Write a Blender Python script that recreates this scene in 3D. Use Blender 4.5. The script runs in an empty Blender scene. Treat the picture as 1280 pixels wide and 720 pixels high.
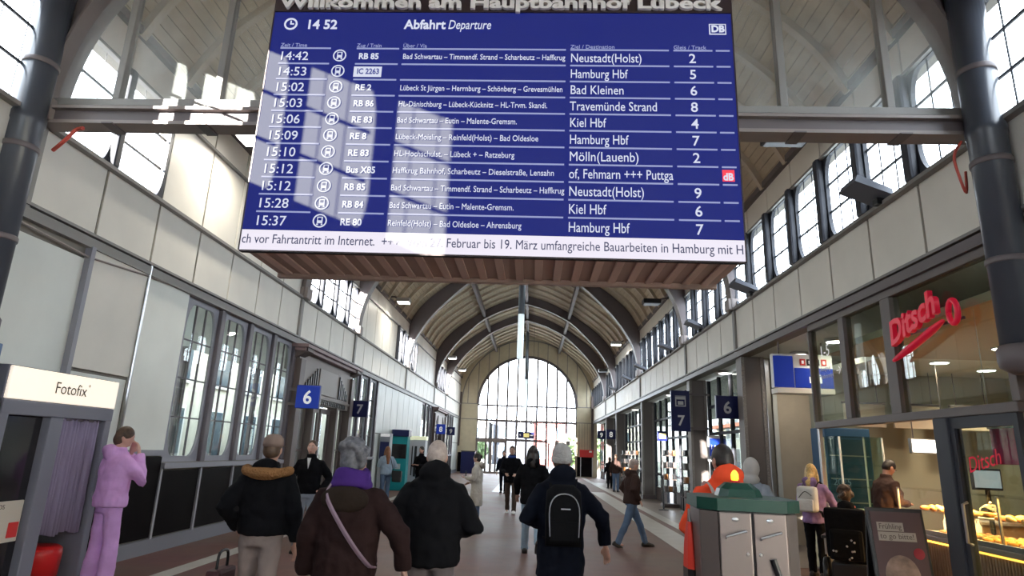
import bpy, bmesh, math, random
from mathutils import Vector, Matrix, Quaternion
random.seed(7)
SC = bpy.context.scene
COL = SC.collection
R = math.radians
# ---------------------------------------------------------------- camera
cam = bpy.data.cameras.new('camera'); camo = bpy.data.objects.new('camera', cam); COL.objects.link(camo)
_p, _y, _r = R(14.587), R(3.161), R(2.349)
_right = Vector((math.cos(_y), math.sin(_y), 0))
_fwd = Vector((-math.sin(_y)*math.cos(_p), math.cos(_y)*math.cos(_p), math.sin(_p)))
_up = _right.cross(_fwd)
_cx = math.cos(_r)*_right + math.sin(_r)*_up
_cy = -math.sin(_r)*_right + math.cos(_r)*_up
_m = Matrix((_cx, _cy, -_fwd)).transposed().to_4x4(); _m.translation = (0, 0, 1.65)
camo.matrix_world = _m
cam.sensor_width = 36; cam.lens = 781.8/1280*36; cam.shift_x = 11.8/1280
cam.clip_start = .05; cam.clip_end = 600
SC.camera = camo
# ---------------------------------------------------------------- world, sun, exposure
w = bpy.data.worlds.new('sky'); SC.world = w; w.use_nodes = True
bg = w.node_tree.nodes['Background']; bg.inputs[0].default_value = (.80, .90, 1, 1); bg.inputs[1].default_value = 10.5
sun = bpy.data.lights.new('sun', 'SUN'); sun.energy = 55; sun.angle = R(.28); sun.color = (1, .95, .86)
suno = bpy.data.objects.new('sun', sun); COL.objects.link(suno)
suno.rotation_euler = Vector((.708, 1, -.283)).to_track_quat('-Z', 'Y').to_euler(); suno.location = (-20, -28, 20)
vs = SC.view_settings
vs.view_transform = 'Standard'; vs.look = 'None'; vs.exposure = 0.3; vs.gamma = 1; vs.use_curve_mapping = False
SC.cycles.use_denoising = True
SC.cycles.max_bounces = 9; SC.cycles.diffuse_bounces = 5; SC.cycles.glossy_bounces = 3; SC.cycles.transparent_max_bounces = 20
SC.cycles.sample_clamp_indirect = 4
SC.cycles.caustics_reflective = False; SC.cycles.caustics_refractive = False
# ---------------------------------------------------------------- hall dimensions
XL, XR = -5.55, 4.56; XC = (XL+XR)/2
MOD = 1.17; Y0 = 6.03
ZB, ZT, ZW, ZE = 4.05, 5.0, 6.42, 6.98          # band bottom, band top, clerestory top, eave
YE = Y0+36*MOD                                   # end wall
RIBS = [Y0+MOD*k for k in (-11, 0, 7, 11, 18, 25, 29)]
def portal(loc, rot, sx, sy):
    l = bpy.data.lights.new('daylight_portal', 'AREA'); l.shape = 'RECTANGLE'; l.size = sx; l.size_y = sy; l.cycles.is_portal = True
    o = bpy.data.objects.new('daylight_portal', l); COL.objects.link(o); o.location = loc; o.rotation_euler = rot
portal((XR+.25, 22.9, 5.7), (0, R(90), 0), 1.5, 50.5)
portal((XL-.25, 22.9, 5.7), (0, R(-90), 0), 1.5, 50.5)
portal((XC, YE+.3, 4.4), (R(-90), 0, 0), 7.6, 8.8)
# ---------------------------------------------------------------- helpers
MATS = {}
def mat(name, col, rough=.6, metal=0, noise=0, nscale=4, bump=0, bscale=40, emit=None, estr=0, spec=.4, coat=0, vstretch=1):
    if name in MATS: return MATS[name]
    m = bpy.data.materials.new(name); m.use_nodes = True; nt = m.node_tree; b = nt.nodes['Principled BSDF']
    c = (*col, 1)
    b.inputs['Base Color'].default_value = c; b.inputs['Roughness'].default_value = rough
    b.inputs['Metallic'].default_value = metal; b.inputs['Specular IOR Level'].default_value = spec
    b.inputs['Coat Weight'].default_value = coat
    if noise or bump:
        tc = nt.nodes.new('ShaderNodeTexCoord'); mp = nt.nodes.new('ShaderNodeMapping')
        mp.inputs['Scale'].default_value = (1, 1, vstretch); nt.links.new(tc.outputs['Object'], mp.inputs[0])
    if noise:
        n = nt.nodes.new('ShaderNodeTexNoise'); n.inputs['Scale'].default_value = nscale; n.inputs['Detail'].default_value = 5
        nt.links.new(mp.outputs[0], n.inputs['Vector'])
        rp = nt.nodes.new('ShaderNodeValToRGB'); rp.color_ramp.elements[0].position = .3; rp.color_ramp.elements[1].position = .7
        rp.color_ramp.elements[0].color = (*[x*(1-noise) for x in col], 1); rp.color_ramp.elements[1].color = (*[min(1, x*(1+noise)) for x in col], 1)
        nt.links.new(n.outputs['Fac'], rp.inputs[0]); nt.links.new(rp.outputs[0], b.inputs['Base Color'])
    if bump:
        n2 = nt.nodes.new('ShaderNodeTexNoise'); n2.inputs['Scale'].default_value = bscale; n2.inputs['Detail'].default_value = 3
        nt.links.new(mp.outputs[0], n2.inputs['Vector'])
        bp = nt.nodes.new('ShaderNodeBump'); bp.inputs['Strength'].default_value = bump; bp.inputs['Distance'].default_value = .02
        nt.links.new(n2.outputs['Fac'], bp.inputs['Height']); nt.links.new(bp.outputs[0], b.inputs['Normal'])
    if emit:
        b.inputs['Emission Color'].default_value = (*emit, 1); b.inputs['Emission Strength'].default_value = estr
    MATS[name] = m; return m
def glass(name, tint=(1, 1, 1), ior=1.45, rough=0, dirt=0, dcol=(.75, .8, .78), dscale=3):
    if name in MATS: return MATS[name]
    m = bpy.data.materials.new(name); m.use_nodes = True; nt = m.node_tree; nt.nodes.clear()
    o = nt.nodes.new('ShaderNodeOutputMaterial'); t = nt.nodes.new('ShaderNodeBsdfTransparent'); t.inputs[0].default_value = (*tint, 1)
    g = nt.nodes.new('ShaderNodeBsdfGlossy'); g.inputs['Roughness'].default_value = rough
    lw = nt.nodes.new('ShaderNodeLayerWeight'); lw.inputs['Blend'].default_value = .5
    pw = nt.nodes.new('ShaderNodeMath'); pw.operation = 'POWER'; nt.links.new(lw.outputs['Facing'], pw.inputs[0]); pw.inputs[1].default_value = 5
    f = nt.nodes.new('ShaderNodeMath'); f.operation = 'MULTIPLY_ADD'; nt.links.new(pw.outputs[0], f.inputs[0]); f.inputs[1].default_value = .7; f.inputs[2].default_value = ((ior-1)/(ior+1))**2
    mx = nt.nodes.new('ShaderNodeMixShader'); nt.links.new(f.outputs[0], mx.inputs[0]); nt.links.new(t.outputs[0], mx.inputs[1]); nt.links.new(g.outputs[0], mx.inputs[2])
    out = mx
    if dirt:
        d = nt.nodes.new('ShaderNodeBsdfDiffuse'); d.inputs[0].default_value = (*dcol, 1)
        tr = nt.nodes.new('ShaderNodeBsdfTranslucent'); tr.inputs[0].default_value = (*dcol, 1)
        dm = nt.nodes.new('ShaderNodeMixShader'); dm.inputs[0].default_value = .6; nt.links.new(d.outputs[0], dm.inputs[1]); nt.links.new(tr.outputs[0], dm.inputs[2])
        tc = nt.nodes.new('ShaderNodeTexCoord'); n = nt.nodes.new('ShaderNodeTexNoise'); n.inputs['Scale'].default_value = dscale; n.inputs['Detail'].default_value = 6
        nt.links.new(tc.outputs['Object'], n.inputs['Vector'])
        mr = nt.nodes.new('ShaderNodeMapRange'); mr.inputs[1].default_value = .3; mr.inputs[2].default_value = .75; mr.inputs[3].default_value = dirt*.5; mr.inputs[4].default_value = dirt*1.5
        nt.links.new(n.outputs['Fac'], mr.inputs[0])
        m2 = nt.nodes.new('ShaderNodeMixShader'); nt.links.new(mr.outputs[0], m2.inputs[0]); nt.links.new(mx.outputs[0], m2.inputs[1]); nt.links.new(dm.outputs[0], m2.inputs[2]); out = m2
    nt.links.new(out.outputs[0], o.inputs[0]); MATS[name] = m; return m

class MB:
    """collects shapes for one mesh"""
    def __init__(s): s.v = []; s.f = []
    def add(s, v, f):
        k = len(s.v); s.v += [tuple(x) for x in v]; s.f += [tuple(i+k for i in q) for q in f]; return s
    def box(s, x0, x1, y0, y1, z0, z1, M=None):
        v = [Vector((x, y, z)) for x in (x0, x1) for y in (y0, y1) for z in (z0, z1)]
        if M is not None: v = [M @ q for q in v]
        return s.add(v, [(0, 1, 3, 2), (4, 6, 7, 5), (0, 4, 5, 1), (2, 3, 7, 6), (0, 2, 6, 4), (1, 5, 7, 3)])
    def cbox(s, x0, x1, y0, y1, z0, z1, c=.01, M=None):
        """box with chamfered vertical-ish edges on all sides"""
        b = bmesh.new(); bmesh.ops.create_cube(b, size=1)
        for q in b.verts: q.co = Vector(((x0+x1)/2+q.co.x*(x1-x0), (y0+y1)/2+q.co.y*(y1-y0), (z0+z1)/2+q.co.z*(z1-z0)))
        c = min(c, .45*min(x1-x0, y1-y0, z1-z0))
        bmesh.ops.bevel(b, geom=b.edges[:], offset=c, segments=2, affect='EDGES', profile=.6)
        return s.bm(b, M)
    def bm(s, b, M=None):
        b.verts.ensure_lookup_table()
        s.add([M @ q.co if M is not None else q.co for q in b.verts], [[q.index for q in f.verts] for f in b.faces] if not b.verts.index_update() else 0)
        b.free(); return s
    def tube(s, pts, rad, n=10, cap=True, flat=1):
        pts = [Vector(p) for p in pts]; k = len(pts)
        rad = rad if isinstance(rad, (list, tuple)) else [rad]*k
        t0 = (pts[1]-pts[0]).normalized(); a = t0.orthogonal().normalized(); rings = []
        for i, p in enumerate(pts):
            t = (pts[min(i+1, k-1)]-pts[max(i-1, 0)]).normalized()
            a = (a-t*a.dot(t)); a = a.normalized() if a.length > 1e-6 else t.orthogonal().normalized(); b = t.cross(a)
            rings.append([p+(a*math.cos(2*math.pi*j/n)+b*math.sin(2*math.pi*j/n)*flat)*rad[i] for j in range(n)])
        return s.rings(rings, cap)
    def rings(s, rings, cap=True):
        n = len(rings[0]); v = [q for r in rings for q in r]; f = []
        for i in range(len(rings)-1):
            for j in range(n):
                f.append((i*n+j, i*n+(j+1) % n, (i+1)*n+(j+1) % n, (i+1)*n+j))
        if cap: f.append(tuple(range(n))[::-1]); f.append(tuple((len(rings)-1)*n+j for j in range(n)))
        return s.add(v, f)
    def lathe(s, prof, c=(0, 0, 0), n=20, cap=True):
        c = Vector(c)
        return s.rings([[c+Vector((r*math.cos(2*math.pi*j/n), r*math.sin(2*math.pi*j/n), z)) for j in range(n)] for r, z in prof], cap)
    def ell(s, c, rx, ry, rz, n=14, M=None):
        c = Vector(c); k = n//2+2; rings = []
        for i in range(k):
            a = math.pi*(i+.15)/(k-1+.3)-math.pi/2
            rings.append([c+Vector((rx*math.cos(a)*math.cos(2*math.pi*j/n), ry*math.cos(a)*math.sin(2*math.pi*j/n), rz*math.sin(a))) for j in range(n)])
        if M is not None: rings = [[M @ (q-c)+c for q in r] for r in rings]
        return s.rings(rings)
    def poly(s, pts, d):
        """prism: planar polygon pts extruded by vector d"""
        pts = [Vector(p) for p in pts]; d = Vector(d); n = len(pts)
        return s.add(pts+[p+d for p in pts], [tuple(range(n))[::-1], tuple(range(n, 2*n))]+[(i, (i+1) % n, n+(i+1) % n, n+i) for i in range(n)])
    def mesh(s, name, m=None, smooth=False):
        me = bpy.data.meshes.new(name); me.from_pydata(s.v, [], s.f)
        b = bmesh.new(); b.from_mesh(me); bmesh.ops.recalc_face_normals(b, faces=b.faces); b.to_mesh(me); b.free()
        if smooth: me.polygons.foreach_set('use_smooth', [True]*len(me.polygons))
        if m: me.materials.append(MATS[m] if isinstance(m, str) else m)
        return me
    def build(s, name, m, parent=None, smooth=False, loc=None):
        return link(name, s.mesh(name, m, smooth), parent, loc)
def link(name, me, parent=None, loc=None, rot=None):
    o = bpy.data.objects.new(name, me); COL.objects.link(o)
    if parent is not None: o.parent = parent
    if loc is not None: o.location = loc
    if rot is not None: o.rotation_euler = rot
    return o
def tag(o, label, cat, group=None):
    o['label'] = label; o['category'] = cat
    if group: o['group'] = group
    return o
def thing(name, label, cat, loc=(0, 0, 0), rz=0, group=None):
    o = bpy.data.objects.new(name, None); COL.objects.link(o); o.location = loc; o.rotation_euler = (0, 0, rz); o.empty_display_size = .2
    return tag(o, label, cat, group)
def struct(o): o['kind'] = 'structure'; return o
def text(s, size, m, parent, loc, rot=(R(90), 0, 0), depth=.002, shear=0, align='LEFT', width=None, name='lettering', bold=0, sx=1):
    c = bpy.data.curves.new('t', 'FONT'); c.body = s; c.size = size; c.extrude = depth; c.shear = shear; c.align_x = align; c.offset = bold; c.resolution_u = 3
    t = bpy.data.objects.new('t', c); me = bpy.data.meshes.new_from_object(t); bpy.data.objects.remove(t); bpy.data.curves.remove(c)
    if width and len(me.vertices):
        xs = [v.co.x for v in me.vertices]; k = width/(max(xs)-min(xs))
        for v in me.vertices: v.co.x *= k
    elif sx != 1:
        for v in me.vertices: v.co.x *= sx
    me.materials.clear(); me.materials.append(MATS[m])
    return link(name, me, parent, loc, rot)
def spline(pts, n=6):
    out = []
    for i in range(len(pts)-1):
        p0, p1, p2, p3 = pts[max(i-1, 0)], pts[i], pts[i+1], pts[min(i+2, len(pts)-1)]
        for j in range(n):
            t = j/n
            out.append(tuple(.5*((2*b)+(-a+c)*t+(2*a-5*b+4*c-d)*t*t+(-a+3*b-3*c+d)*t**3) for a, b, c, d in zip(p0, p1, p2, p3)))
    out.append(tuple(pts[-1])); return out
def blob(name, mb, m, parent, voxel=.012, smooth=3, folds=0):
    me = mb.mesh(name, m, True); o = link(name, me, parent)
    r = o.modifiers.new('remesh', 'REMESH'); r.mode = 'VOXEL'; r.voxel_size = voxel; r.use_smooth_shade = True
    if folds:
        if 'folds' not in bpy.data.textures: tx = bpy.data.textures.new('folds', 'CLOUDS'); tx.noise_scale = .09; tx.noise_depth = 1
        d = o.modifiers.new('folds', 'DISPLACE'); d.texture = bpy.data.textures['folds']; d.texture_coords = 'LOCAL'; d.strength = folds; d.mid_level = .5
    if smooth: k = o.modifiers.new('smooth', 'SMOOTH'); k.iterations = smooth; k.factor = .5
    return o
# ---------------------------------------------------------------- materials
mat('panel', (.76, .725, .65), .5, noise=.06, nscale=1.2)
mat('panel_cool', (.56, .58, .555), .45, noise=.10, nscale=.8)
mat('panel_near_lit', (.82, .835, .77), .45, noise=.08, nscale=.8)  # paler copy of panel_cool: light missing on the near panels put into colour
mat('backing', (.20, .185, .165), .8)
mat('rail', (.24, .23, .22), .5)
mat('steel', (.125, .105, .11), .45, spec=.4)
mat('steel_pale', (.24, .205, .195), .45)
mat('post', (.04, .043, .055), .5, spec=.3)
mat('column', (.055, .062, .08), .3, spec=.5)
mat('plank', (.50, .42, .305), .7, noise=.12, nscale=2)
mat('rafter', (.52, .45, .35), .65)
mat('flange', (.155, .13, .125), .45)
mat('cream', (.56, .50, .36), .6, noise=.05)
mat('beige', (.50, .43, .34), .6, noise=.05)
mat('greybrown', (.135, .115, .11), .5)
mat('wood_dark', (.10, .075, .07), .5)
mat('wood_portal', (.17, .14, .13), .5)
mat('black', (.012, .012, .014), .35)
mat('gloss_black', (.014, .012, .014), .12, spec=.5)
mat('white', (.8, .8, .78), .5)
mat('grey', (.32, .33, .36), .5)
mat('booth_grey', (.17, .17, .21), .5)
mat('alu', (.55, .55, .56), .3, metal=.9)
mat('stainless', (.24, .20, .19), .38, metal=.7, noise=.12, nscale=1.5, vstretch=.15)
mat('sign_blue', (.008, .03, .26), .35, emit=(.008, .03, .3), estr=.35)
mat('sign_navy', (.006, .01, .075), .35)
mat('sign_white', (.85, .85, .85), .5, emit=(1, 1, 1), estr=.25)
mat('sign_grey', (.55, .55, .58), .5)
mat('red', (.55, .03, .03), .5)
mat('lamp', (1, 1, 1), .5, emit=(1, .97, .9), estr=9)
mat('lamp_warm', (1, .9, .7), .5, emit=(1, .72, .35), estr=10)
glass('glass'); glass('glass_screen', ior=1.4, dirt=.13, dscale=2.2); glass('glass_shop', (.82, .88, .83), 1.5)
glass('glass_arcade', (.55, .58, .55), 1.5); glass('glass_lower', (.9, .94, .92), 1.5)
# ================================================================ STRUCTURE
# ---- floor
def floor_mat():
    m = bpy.data.materials.new('floor_tiles'); m.use_nodes = True; nt = m.node_tree; b = nt.nodes['Principled BSDF']
    tc = nt.nodes.new('ShaderNodeTexCoord'); br = nt.nodes.new('ShaderNodeTexBrick'); br.offset = .5
    br.inputs['Scale'].default_value = 1; br.inputs['Brick Width'].default_value = .2; br.inputs['Row Height'].default_value = .2; br.inputs['Mortar Size'].default_value = .004
    br.inputs['Color1'].default_value = (.135, .068, .054, 1); br.inputs['Color2'].default_value = (.155, .082, .064, 1); br.inputs['Mortar'].default_value = (.12, .075, .066, 1)
    nt.links.new(tc.outputs['Object'], br.inputs['Vector'])
    n = nt.nodes.new('ShaderNodeTexNoise'); n.inputs['Scale'].default_value = .7; n.inputs['Detail'].default_value = 4; nt.links.new(tc.outputs['Object'], n.inputs['Vector'])
    mx = nt.nodes.new('ShaderNodeMix'); mx.data_type = 'RGBA'; mx.blend_type = 'MULTIPLY'; mx.inputs[0].default_value = .5
    nt.links.new(br.outputs['Color'], mx.inputs[6]); nt.links.new(n.outputs['Color'], mx.inputs[7])
    mr = nt.nodes.new('ShaderNodeMapRange'); nt.links.new(n.outputs['Fac'], mr.inputs[0]); mr.inputs[3].default_value = .42; mr.inputs[4].default_value = .62
    nt.links.new(mr.outputs[0], b.inputs['Roughness'])
    hs = nt.nodes.new('ShaderNodeHueSaturation'); hs.inputs['Saturation'].default_value = .9; hs.inputs['Value'].default_value = 1.25
    nt.links.new(mx.outputs[2], hs.inputs['Color']); nt.links.new(hs.outputs[0], b.inputs['Base Color'])
    b.inputs['Specular IOR Level'].default_value = .28
    MATS['floor_tiles'] = m
floor_mat()
mat('floor_pale', (.40, .385, .36), .4, noise=.08, nscale=3)
mat('floor_grey', (.19, .155, .135), .38, noise=.1, nscale=2)
floor = struct(MB().box(-5.75, 10.5, -10.2, YE+.2, -.3, 0).build('floor', 'floor_tiles'))
for (x0, x1, y0, y1, mm) in ((2.75, 3.35, 4, 30, 'floor_pale'), (3.55, 3.85, 13, YE-.1, 'floor_pale'), (-4.62, -4.38, 2, 34, 'floor_pale'), (3.85, 10.4, 11.2, 40, 'floor_grey'), (-1.6, .9, 27, YE-.1, 'floor_grey')):
    MB().box(x0, x1, y0, y1, 0.0005, .004).build('floor_strip', mm, floor)
struct(MB().box(-140, 140, YE+.2, 260, -.35, -.05).build('floor_street', mat('street', (.26, .26, .25), .8)))
struct(MB().box(-140, -5.75, -120, YE+.2, -.35, -.05).build('floor_yard', 'street'))
struct(MB().box(10.5, 140, -120, YE+.2, -.35, -.05).build('floor_platform', 'street'))
# ---- roof profile
ROOF = spline([(5.06, 6.98), (4.78, 7.5), (4.4, 7.98), (3.8, 8.52), (3.2, 8.95), (2.4, 9.48), (1.2, 10.06), (0, 10.42)], 4)
INNER = spline([(4.98, 5.0), (4.92, 5.7), (4.68, 6.45), (4.06, 7.4), (3.2, 8.3), (2.45, 8.95), (1.2, 9.58), (0, 9.93)], 4)
def off(prof, d):
    out = []
    for i, p in enumerate(prof):
        a = Vector(prof[max(i-1, 0)]); b = Vector(prof[min(i+1, len(prof)-1)]); t = (b-a).normalized(); n = Vector((-t.y, t.x))
        if i == len(prof)-1: n = Vector((0, 1))
        if n.y < 0: n = -n
        out.append((p[0]+n.x*d, p[1]+n.y*d))
    return out
def both(prof):                                  # half profile (right eave -> ridge) to full section, left eave -> right eave, in world x
    return [(XC-x, z) for x, z in prof]+[(XC+x, z) for x, z in prof[:-1][::-1]]
def sheet(prof_in, prof_out, y0, y1):            # solid vault between two half profiles
    a, b = both(prof_in), both(prof_out); n = len(a); m = MB()
    for i in range(n-1):
        q = [(a[i][0], a[i][1]), (a[i+1][0], a[i+1][1]), (b[i+1][0], b[i+1][1]), (b[i][0], b[i][1])]
        m.poly([(x, y0, z) for x, z in q], (0, y1-y0, 0))
    return m
ceiling = struct(sheet(off(ROOF, .05), off(ROOF, .2), -10, YE+.2).build('ceiling', 'backing'))
# planks: along the hall; near bays piece by piece, the far ones joined
def resample(prof, step):
    out = [Vector(prof[0])]; acc = 0
    for a, b in zip(prof, prof[1:]):
        a, b = Vector(a), Vector(b); L = (b-a).length; t = step-acc
        while t <= L: out.append(a+(b-a)*t/L); t += step
        acc = L-(t-step)
    return out
PK = resample(ROOF, .17)
def plank(m, i, side, y0, y1):
    a, b = PK[i], PK[i+1]; t = (b-a).normalized(); n = Vector((-t.y, t.x)); n = n if n.y > 0 else -n
    a = a+t*.006; b = b-t*.006
    q = [a, b, b+n*.035, a+n*.035]
    m.poly([(XC+side*p.x, y0, p.y) for p in q], (0, y1-y0, 0))
for side in (-1, 1):
    for i in range(len(PK)-1):
        plank(m := MB(), i, side, RIBS[1]+.06, RIBS[2]-.06); m.build('plank', 'plank', ceiling)
far = MB()
for y0, y1 in [(-10, RIBS[0])]+list(zip(RIBS, RIBS[1:]+[YE])):
    if abs(y0-RIBS[1]) < .1: continue
    for side in (-1, 1):
        for i in range(len(PK)-1): plank(far, i, side, y0+.06, y1-.06)
o = far.build('planking', 'plank', ceiling); o['kind'] = 'stuff'
# rafters between the ribs
RA_IN, RA_OUT = off(ROOF, -.11), off(ROOF, .03)
def half_beam(side, y0, y1):
    m = MB(); n = len(RA_IN)
    ring = lambda i: [(XC+side*RA_IN[i][0], y0, RA_IN[i][1]), (XC+side*RA_IN[i][0], y1, RA_IN[i][1]), (XC+side*RA_OUT[i][0], y1, RA_OUT[i][1]), (XC+side*RA_OUT[i][0], y0, RA_OUT[i][1])]
    return m.rings([[Vector(p) for p in ring(i)] for i in range(n)])
for y0, y1 in list(zip(RIBS, RIBS[1:]+[YE])):
    k = max(2, round((y1-y0)/1.17))
    for i in range(1, k):
        for side in (-1, 1):
            y = y0+(y1-y0)*i/k
            half_beam(side, y-.06, y+.06).build('rafter', 'rafter', ceiling)
# purlins
for dx, z, h in ((0, 9.98, .36), (-2.42, 9.05, .3), (2.42, 9.05, .3)):
    MB().box(XC+dx-.08, XC+dx+.08, -9.9, YE, z, z+h).build('purlin', 'steel', ceiling)
# ---- arch ribs
SEC = both(INNER)
ROOFW = [(5.05, 5.0), (5.05, 6.0)]+list(off(ROOF, -.02))
def make_rib(y, label):
    t = thing('arch_rib', label, 'arch', (XC, y, ZT), 0, 'steel arch ribs of the hall roof')
    m = MB(); n = 40
    def sample(prof, u):
        L = [0]
        for a, b in zip(prof, prof[1:]): L.append(L[-1]+(Vector(b)-Vector(a)).length)
        s = u*L[-1]
        for i in range(len(prof)-1):
            if s <= L[i+1]+1e-9:
                k = (s-L[i])/max(1e-9, L[i+1]-L[i]); return Vector(prof[i]).lerp(Vector(prof[i+1]), k)
        return Vector(prof[-1])
    inn = [sample(INNER, i/n) for i in range(n+1)]; out = [sample(ROOFW, i/n) for i in range(n+1)]
    full_i = [Vector((-p.x, p.y-ZT)) for p in inn]+[Vector((p.x, p.y-ZT)) for p in inn[:-1][::-1]]
    full_o = [Vector((-p.x, p.y-ZT)) for p in out]+[Vector((p.x, p.y-ZT)) for p in out[:-1][::-1]]
    m.rings([[Vector((a.x, -.11, a.y)), Vector((a.x, .11, a.y)), Vector((b.x, .11, b.y)), Vector((b.x, -.11, b.y))] for a, b in zip(full_i, full_o)])
    m.build('web', 'steel', t)
    fl = MB(); ip = [Vector((p.x, p.y)) for p in full_i]
    rings = []
    for i, p in enumerate(ip):
        tt = (ip[min(i+1, len(ip)-1)]-ip[max(i-1, 0)]).normalized(); nn = Vector((tt.y, -tt.x))   # inward
        if nn.dot(Vector((0, 3))-p) < 0: nn = -nn
        q = p+nn*.035
        rings.append([Vector((p.x, -.17, p.y)), Vector((p.x, .17, p.y)), Vector((q.x, .17, q.y)), Vector((q.x, -.17, q.y))])
    fl.rings(rings).build('flange', 'flange', t)
    for s in (-1, 1): MB().cbox(s*4.99-.12, s*4.99+.12, -.16, .16, -.05, .22, .02).build('foot', 'steel_pale', t)
    return t
RL = ['steel roof arch rib above and behind the photographer', 'steel arch rib framing the glass screen above the departure board', 'steel arch rib right behind the departure board',
      'steel arch rib over the far side of the platform six doorways', 'steel arch rib at the middle of the far vault', 'steel arch rib before the platform eight signs', 'last steel arch rib before the arched end window']
for y, l in zip(RIBS, RL): make_rib(y, l)
# round columns in front of the near rib
for s, xx, l in ((-1, -5.50, 'round blue grey column at the left edge, above the photo booth'), (1, 4.40, 'round dark column at the right edge, above the bakery front')):
    t = thing('column', l, 'column', (xx, 5.80, 2.62))
    MB().lathe([(.165, 0), (.165, 2.2), (.175, 2.22), (.175, 2.3), (.165, 2.32), (.165, 4.9)], n=28).build('shaft', 'column', t, True)
    MB().lathe([(.10, -.12), (.19, -.06), (.2, 0), (.2, .1), (.17, .14)], n=28).build('foot', 'steel', t, True)
    for z in (.9, 1.9, 2.9): MB().lathe([(.172, z), (.178, z+.01), (.178, z+.05), (.172, z+.06)], n=28).build('band', 'steel', t, True)
# ---- clerestory windows and wall panels
def lens(w, h, n=36, cx=.24, cz=.52):
    pts = []                                     # rectangle with long elliptical corners
    ax, az = w*cx, h*cz*.62
    for q, (sx, sz) in enumerate(((1, 1), (-1, 1), (-1, -1), (1, -1))):
        for j in range(n//4):
            a = (q*90+90*j/(n//4-1)); c, s = math.cos(R(a)), math.sin(R(a))
            pts.append((sx*(w/2-ax)+ax*c, sz*(h/2-az)+az*s))
    return pts
def frame_mesh(name, W, Hh, inner, th, m):
    """plate W x Hh (local y,z) with a hole, thickness th along x"""
    mb = MB(); pr = []
    for (a, b) in inner:
        ka, kb = W/2/max(abs(a), 1e-6), Hh/2/max(abs(b), 1e-6); k = min(ka, kb)
        pr.append(((a, b), (a*k, b*k), (0, a > 0) if ka < kb else (1, b > 0)))
    inner, outer = [], []
    for i, (p, q, sd) in enumerate(pr):
        inner.append(p); outer.append(q); p2, q2, sd2 = pr[(i+1) % len(pr)]
        if sd[0] != sd2[0]:
            inner.append(((p[0]+p2[0])/2, (p[1]+p2[1])/2))
            hx, vz = (sd, sd2) if sd[0] == 0 else (sd2, sd)
            outer.append((W/2 if hx[1] else -W/2, Hh/2 if vz[1] else -Hh/2))
    n = len(inner)
    loops = [[Vector((x, a, b)) for a, b in L] for x, L in ((0, outer), (0, inner), (th, inner), (th, outer))]
    v = [q for L in loops for q in L]; f = []
    for l in range(4):
        for j in range(n): f.append((l*n+j, l*n+(j+1) % n, ((l+1) % 4)*n+(j+1) % n, ((l+1) % 4)*n+j))
    return mb.add(v, f).mesh(name, m)
WH = ZW-ZT; LENS = lens(MOD-.12, WH-.05, 36, .14, .46)
LENS2 = lens(MOD-.20, WH-.08, 36, .20, .50)
FR2 = frame_mesh('window_frame', MOD, WH, LENS2, .06, 'post')
POST2 = MB().cbox(-.11, .02, -.075, .075, -WH/2, WH/2, .035).mesh('post', 'post')
FR = frame_mesh('window_frame', MOD, WH, LENS, .03, 'post')
POST = MB().cbox(-.09, .02, -.065, .065, -WH/2, WH/2, .03).mesh('post', 'post')
def bars_mesh(w, h, nx, nz, t=.016, d=.03):
    mb = MB()
    for i in range(1, nx): mb.box(0, d, -w/2+w*i/nx-t/2, -w/2+w*i/nx+t/2, -h/2, h/2)
    for i in range(1, nz): mb.box(.004, d-.004, -w/2, w/2, -h/2+h*i/nz-t/2, -h/2+h*i/nz+t/2)
    return mb
BAR = MB().box(0, .012, -.008, .008, -WH/2+.03, WH/2-.03).mesh('glazing_bar', 'post')
BARS_SLIM = MB().box(0, .006, -.004, .004, -WH/2+.03, WH/2-.03).mesh('glazing_bar', 'post')
BARH = MB().box(.003, .027, -MOD/2+.1, MOD/2-.1, -.015, .015).mesh('glazing_bar', 'post')
BARS = bars_mesh(MOD-.2, WH-.06, 3, 3).mesh('glazing_bars', 'post')
PW, PH = (MOD-.2)/3, (WH-.04)/3
PANE = MB().box(0, .005, -PW/2, PW/2, -PH/2, PH/2).mesh('pane', 'glass')
PANEA = MB().box(0, .005, -(MOD-.2)/2, (MOD-.2)/2, -WH/2, WH/2).mesh('pane', 'glass')
WN = [0]
def window_root(name_mesh, loc, rz):
    WN[0] += 1; return struct(link('window_%d' % WN[0], name_mesh, None, loc, (0, 0, rz)))
def clere_window(side, k):
    y = Y0+MOD*(k+.5); x = XR if side > 0 else XL
    slim = side < 0 and k < 2
    r = window_root(FR if slim else FR2, (x, y, (ZT+ZW)/2), 0 if side > 0 else R(180))
    link('post', POST if slim else POST2, r, (0, MOD/2, 0))
    near = y < 19
    if near:
        for i in range(3):
            for j in range(3): link('pane', PANE, r, (.035, (i-1)*PW, (j-1)*PH))
        for i in (-.5, .5): link('glazing_bar', BARS_SLIM if slim else BAR, r, (.03, i*PW, 0))
        for i in (-.5, .5): link('glazing_bar', BARH, r, (.03, 0, i*PH))
    else:
        link('pane', PANEA, r, (.035, 0, 0)); link('glazing_bars', BARS, r, (.03, 0, 0))
    return r
KMIN, KMAX = -7, 36
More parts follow.
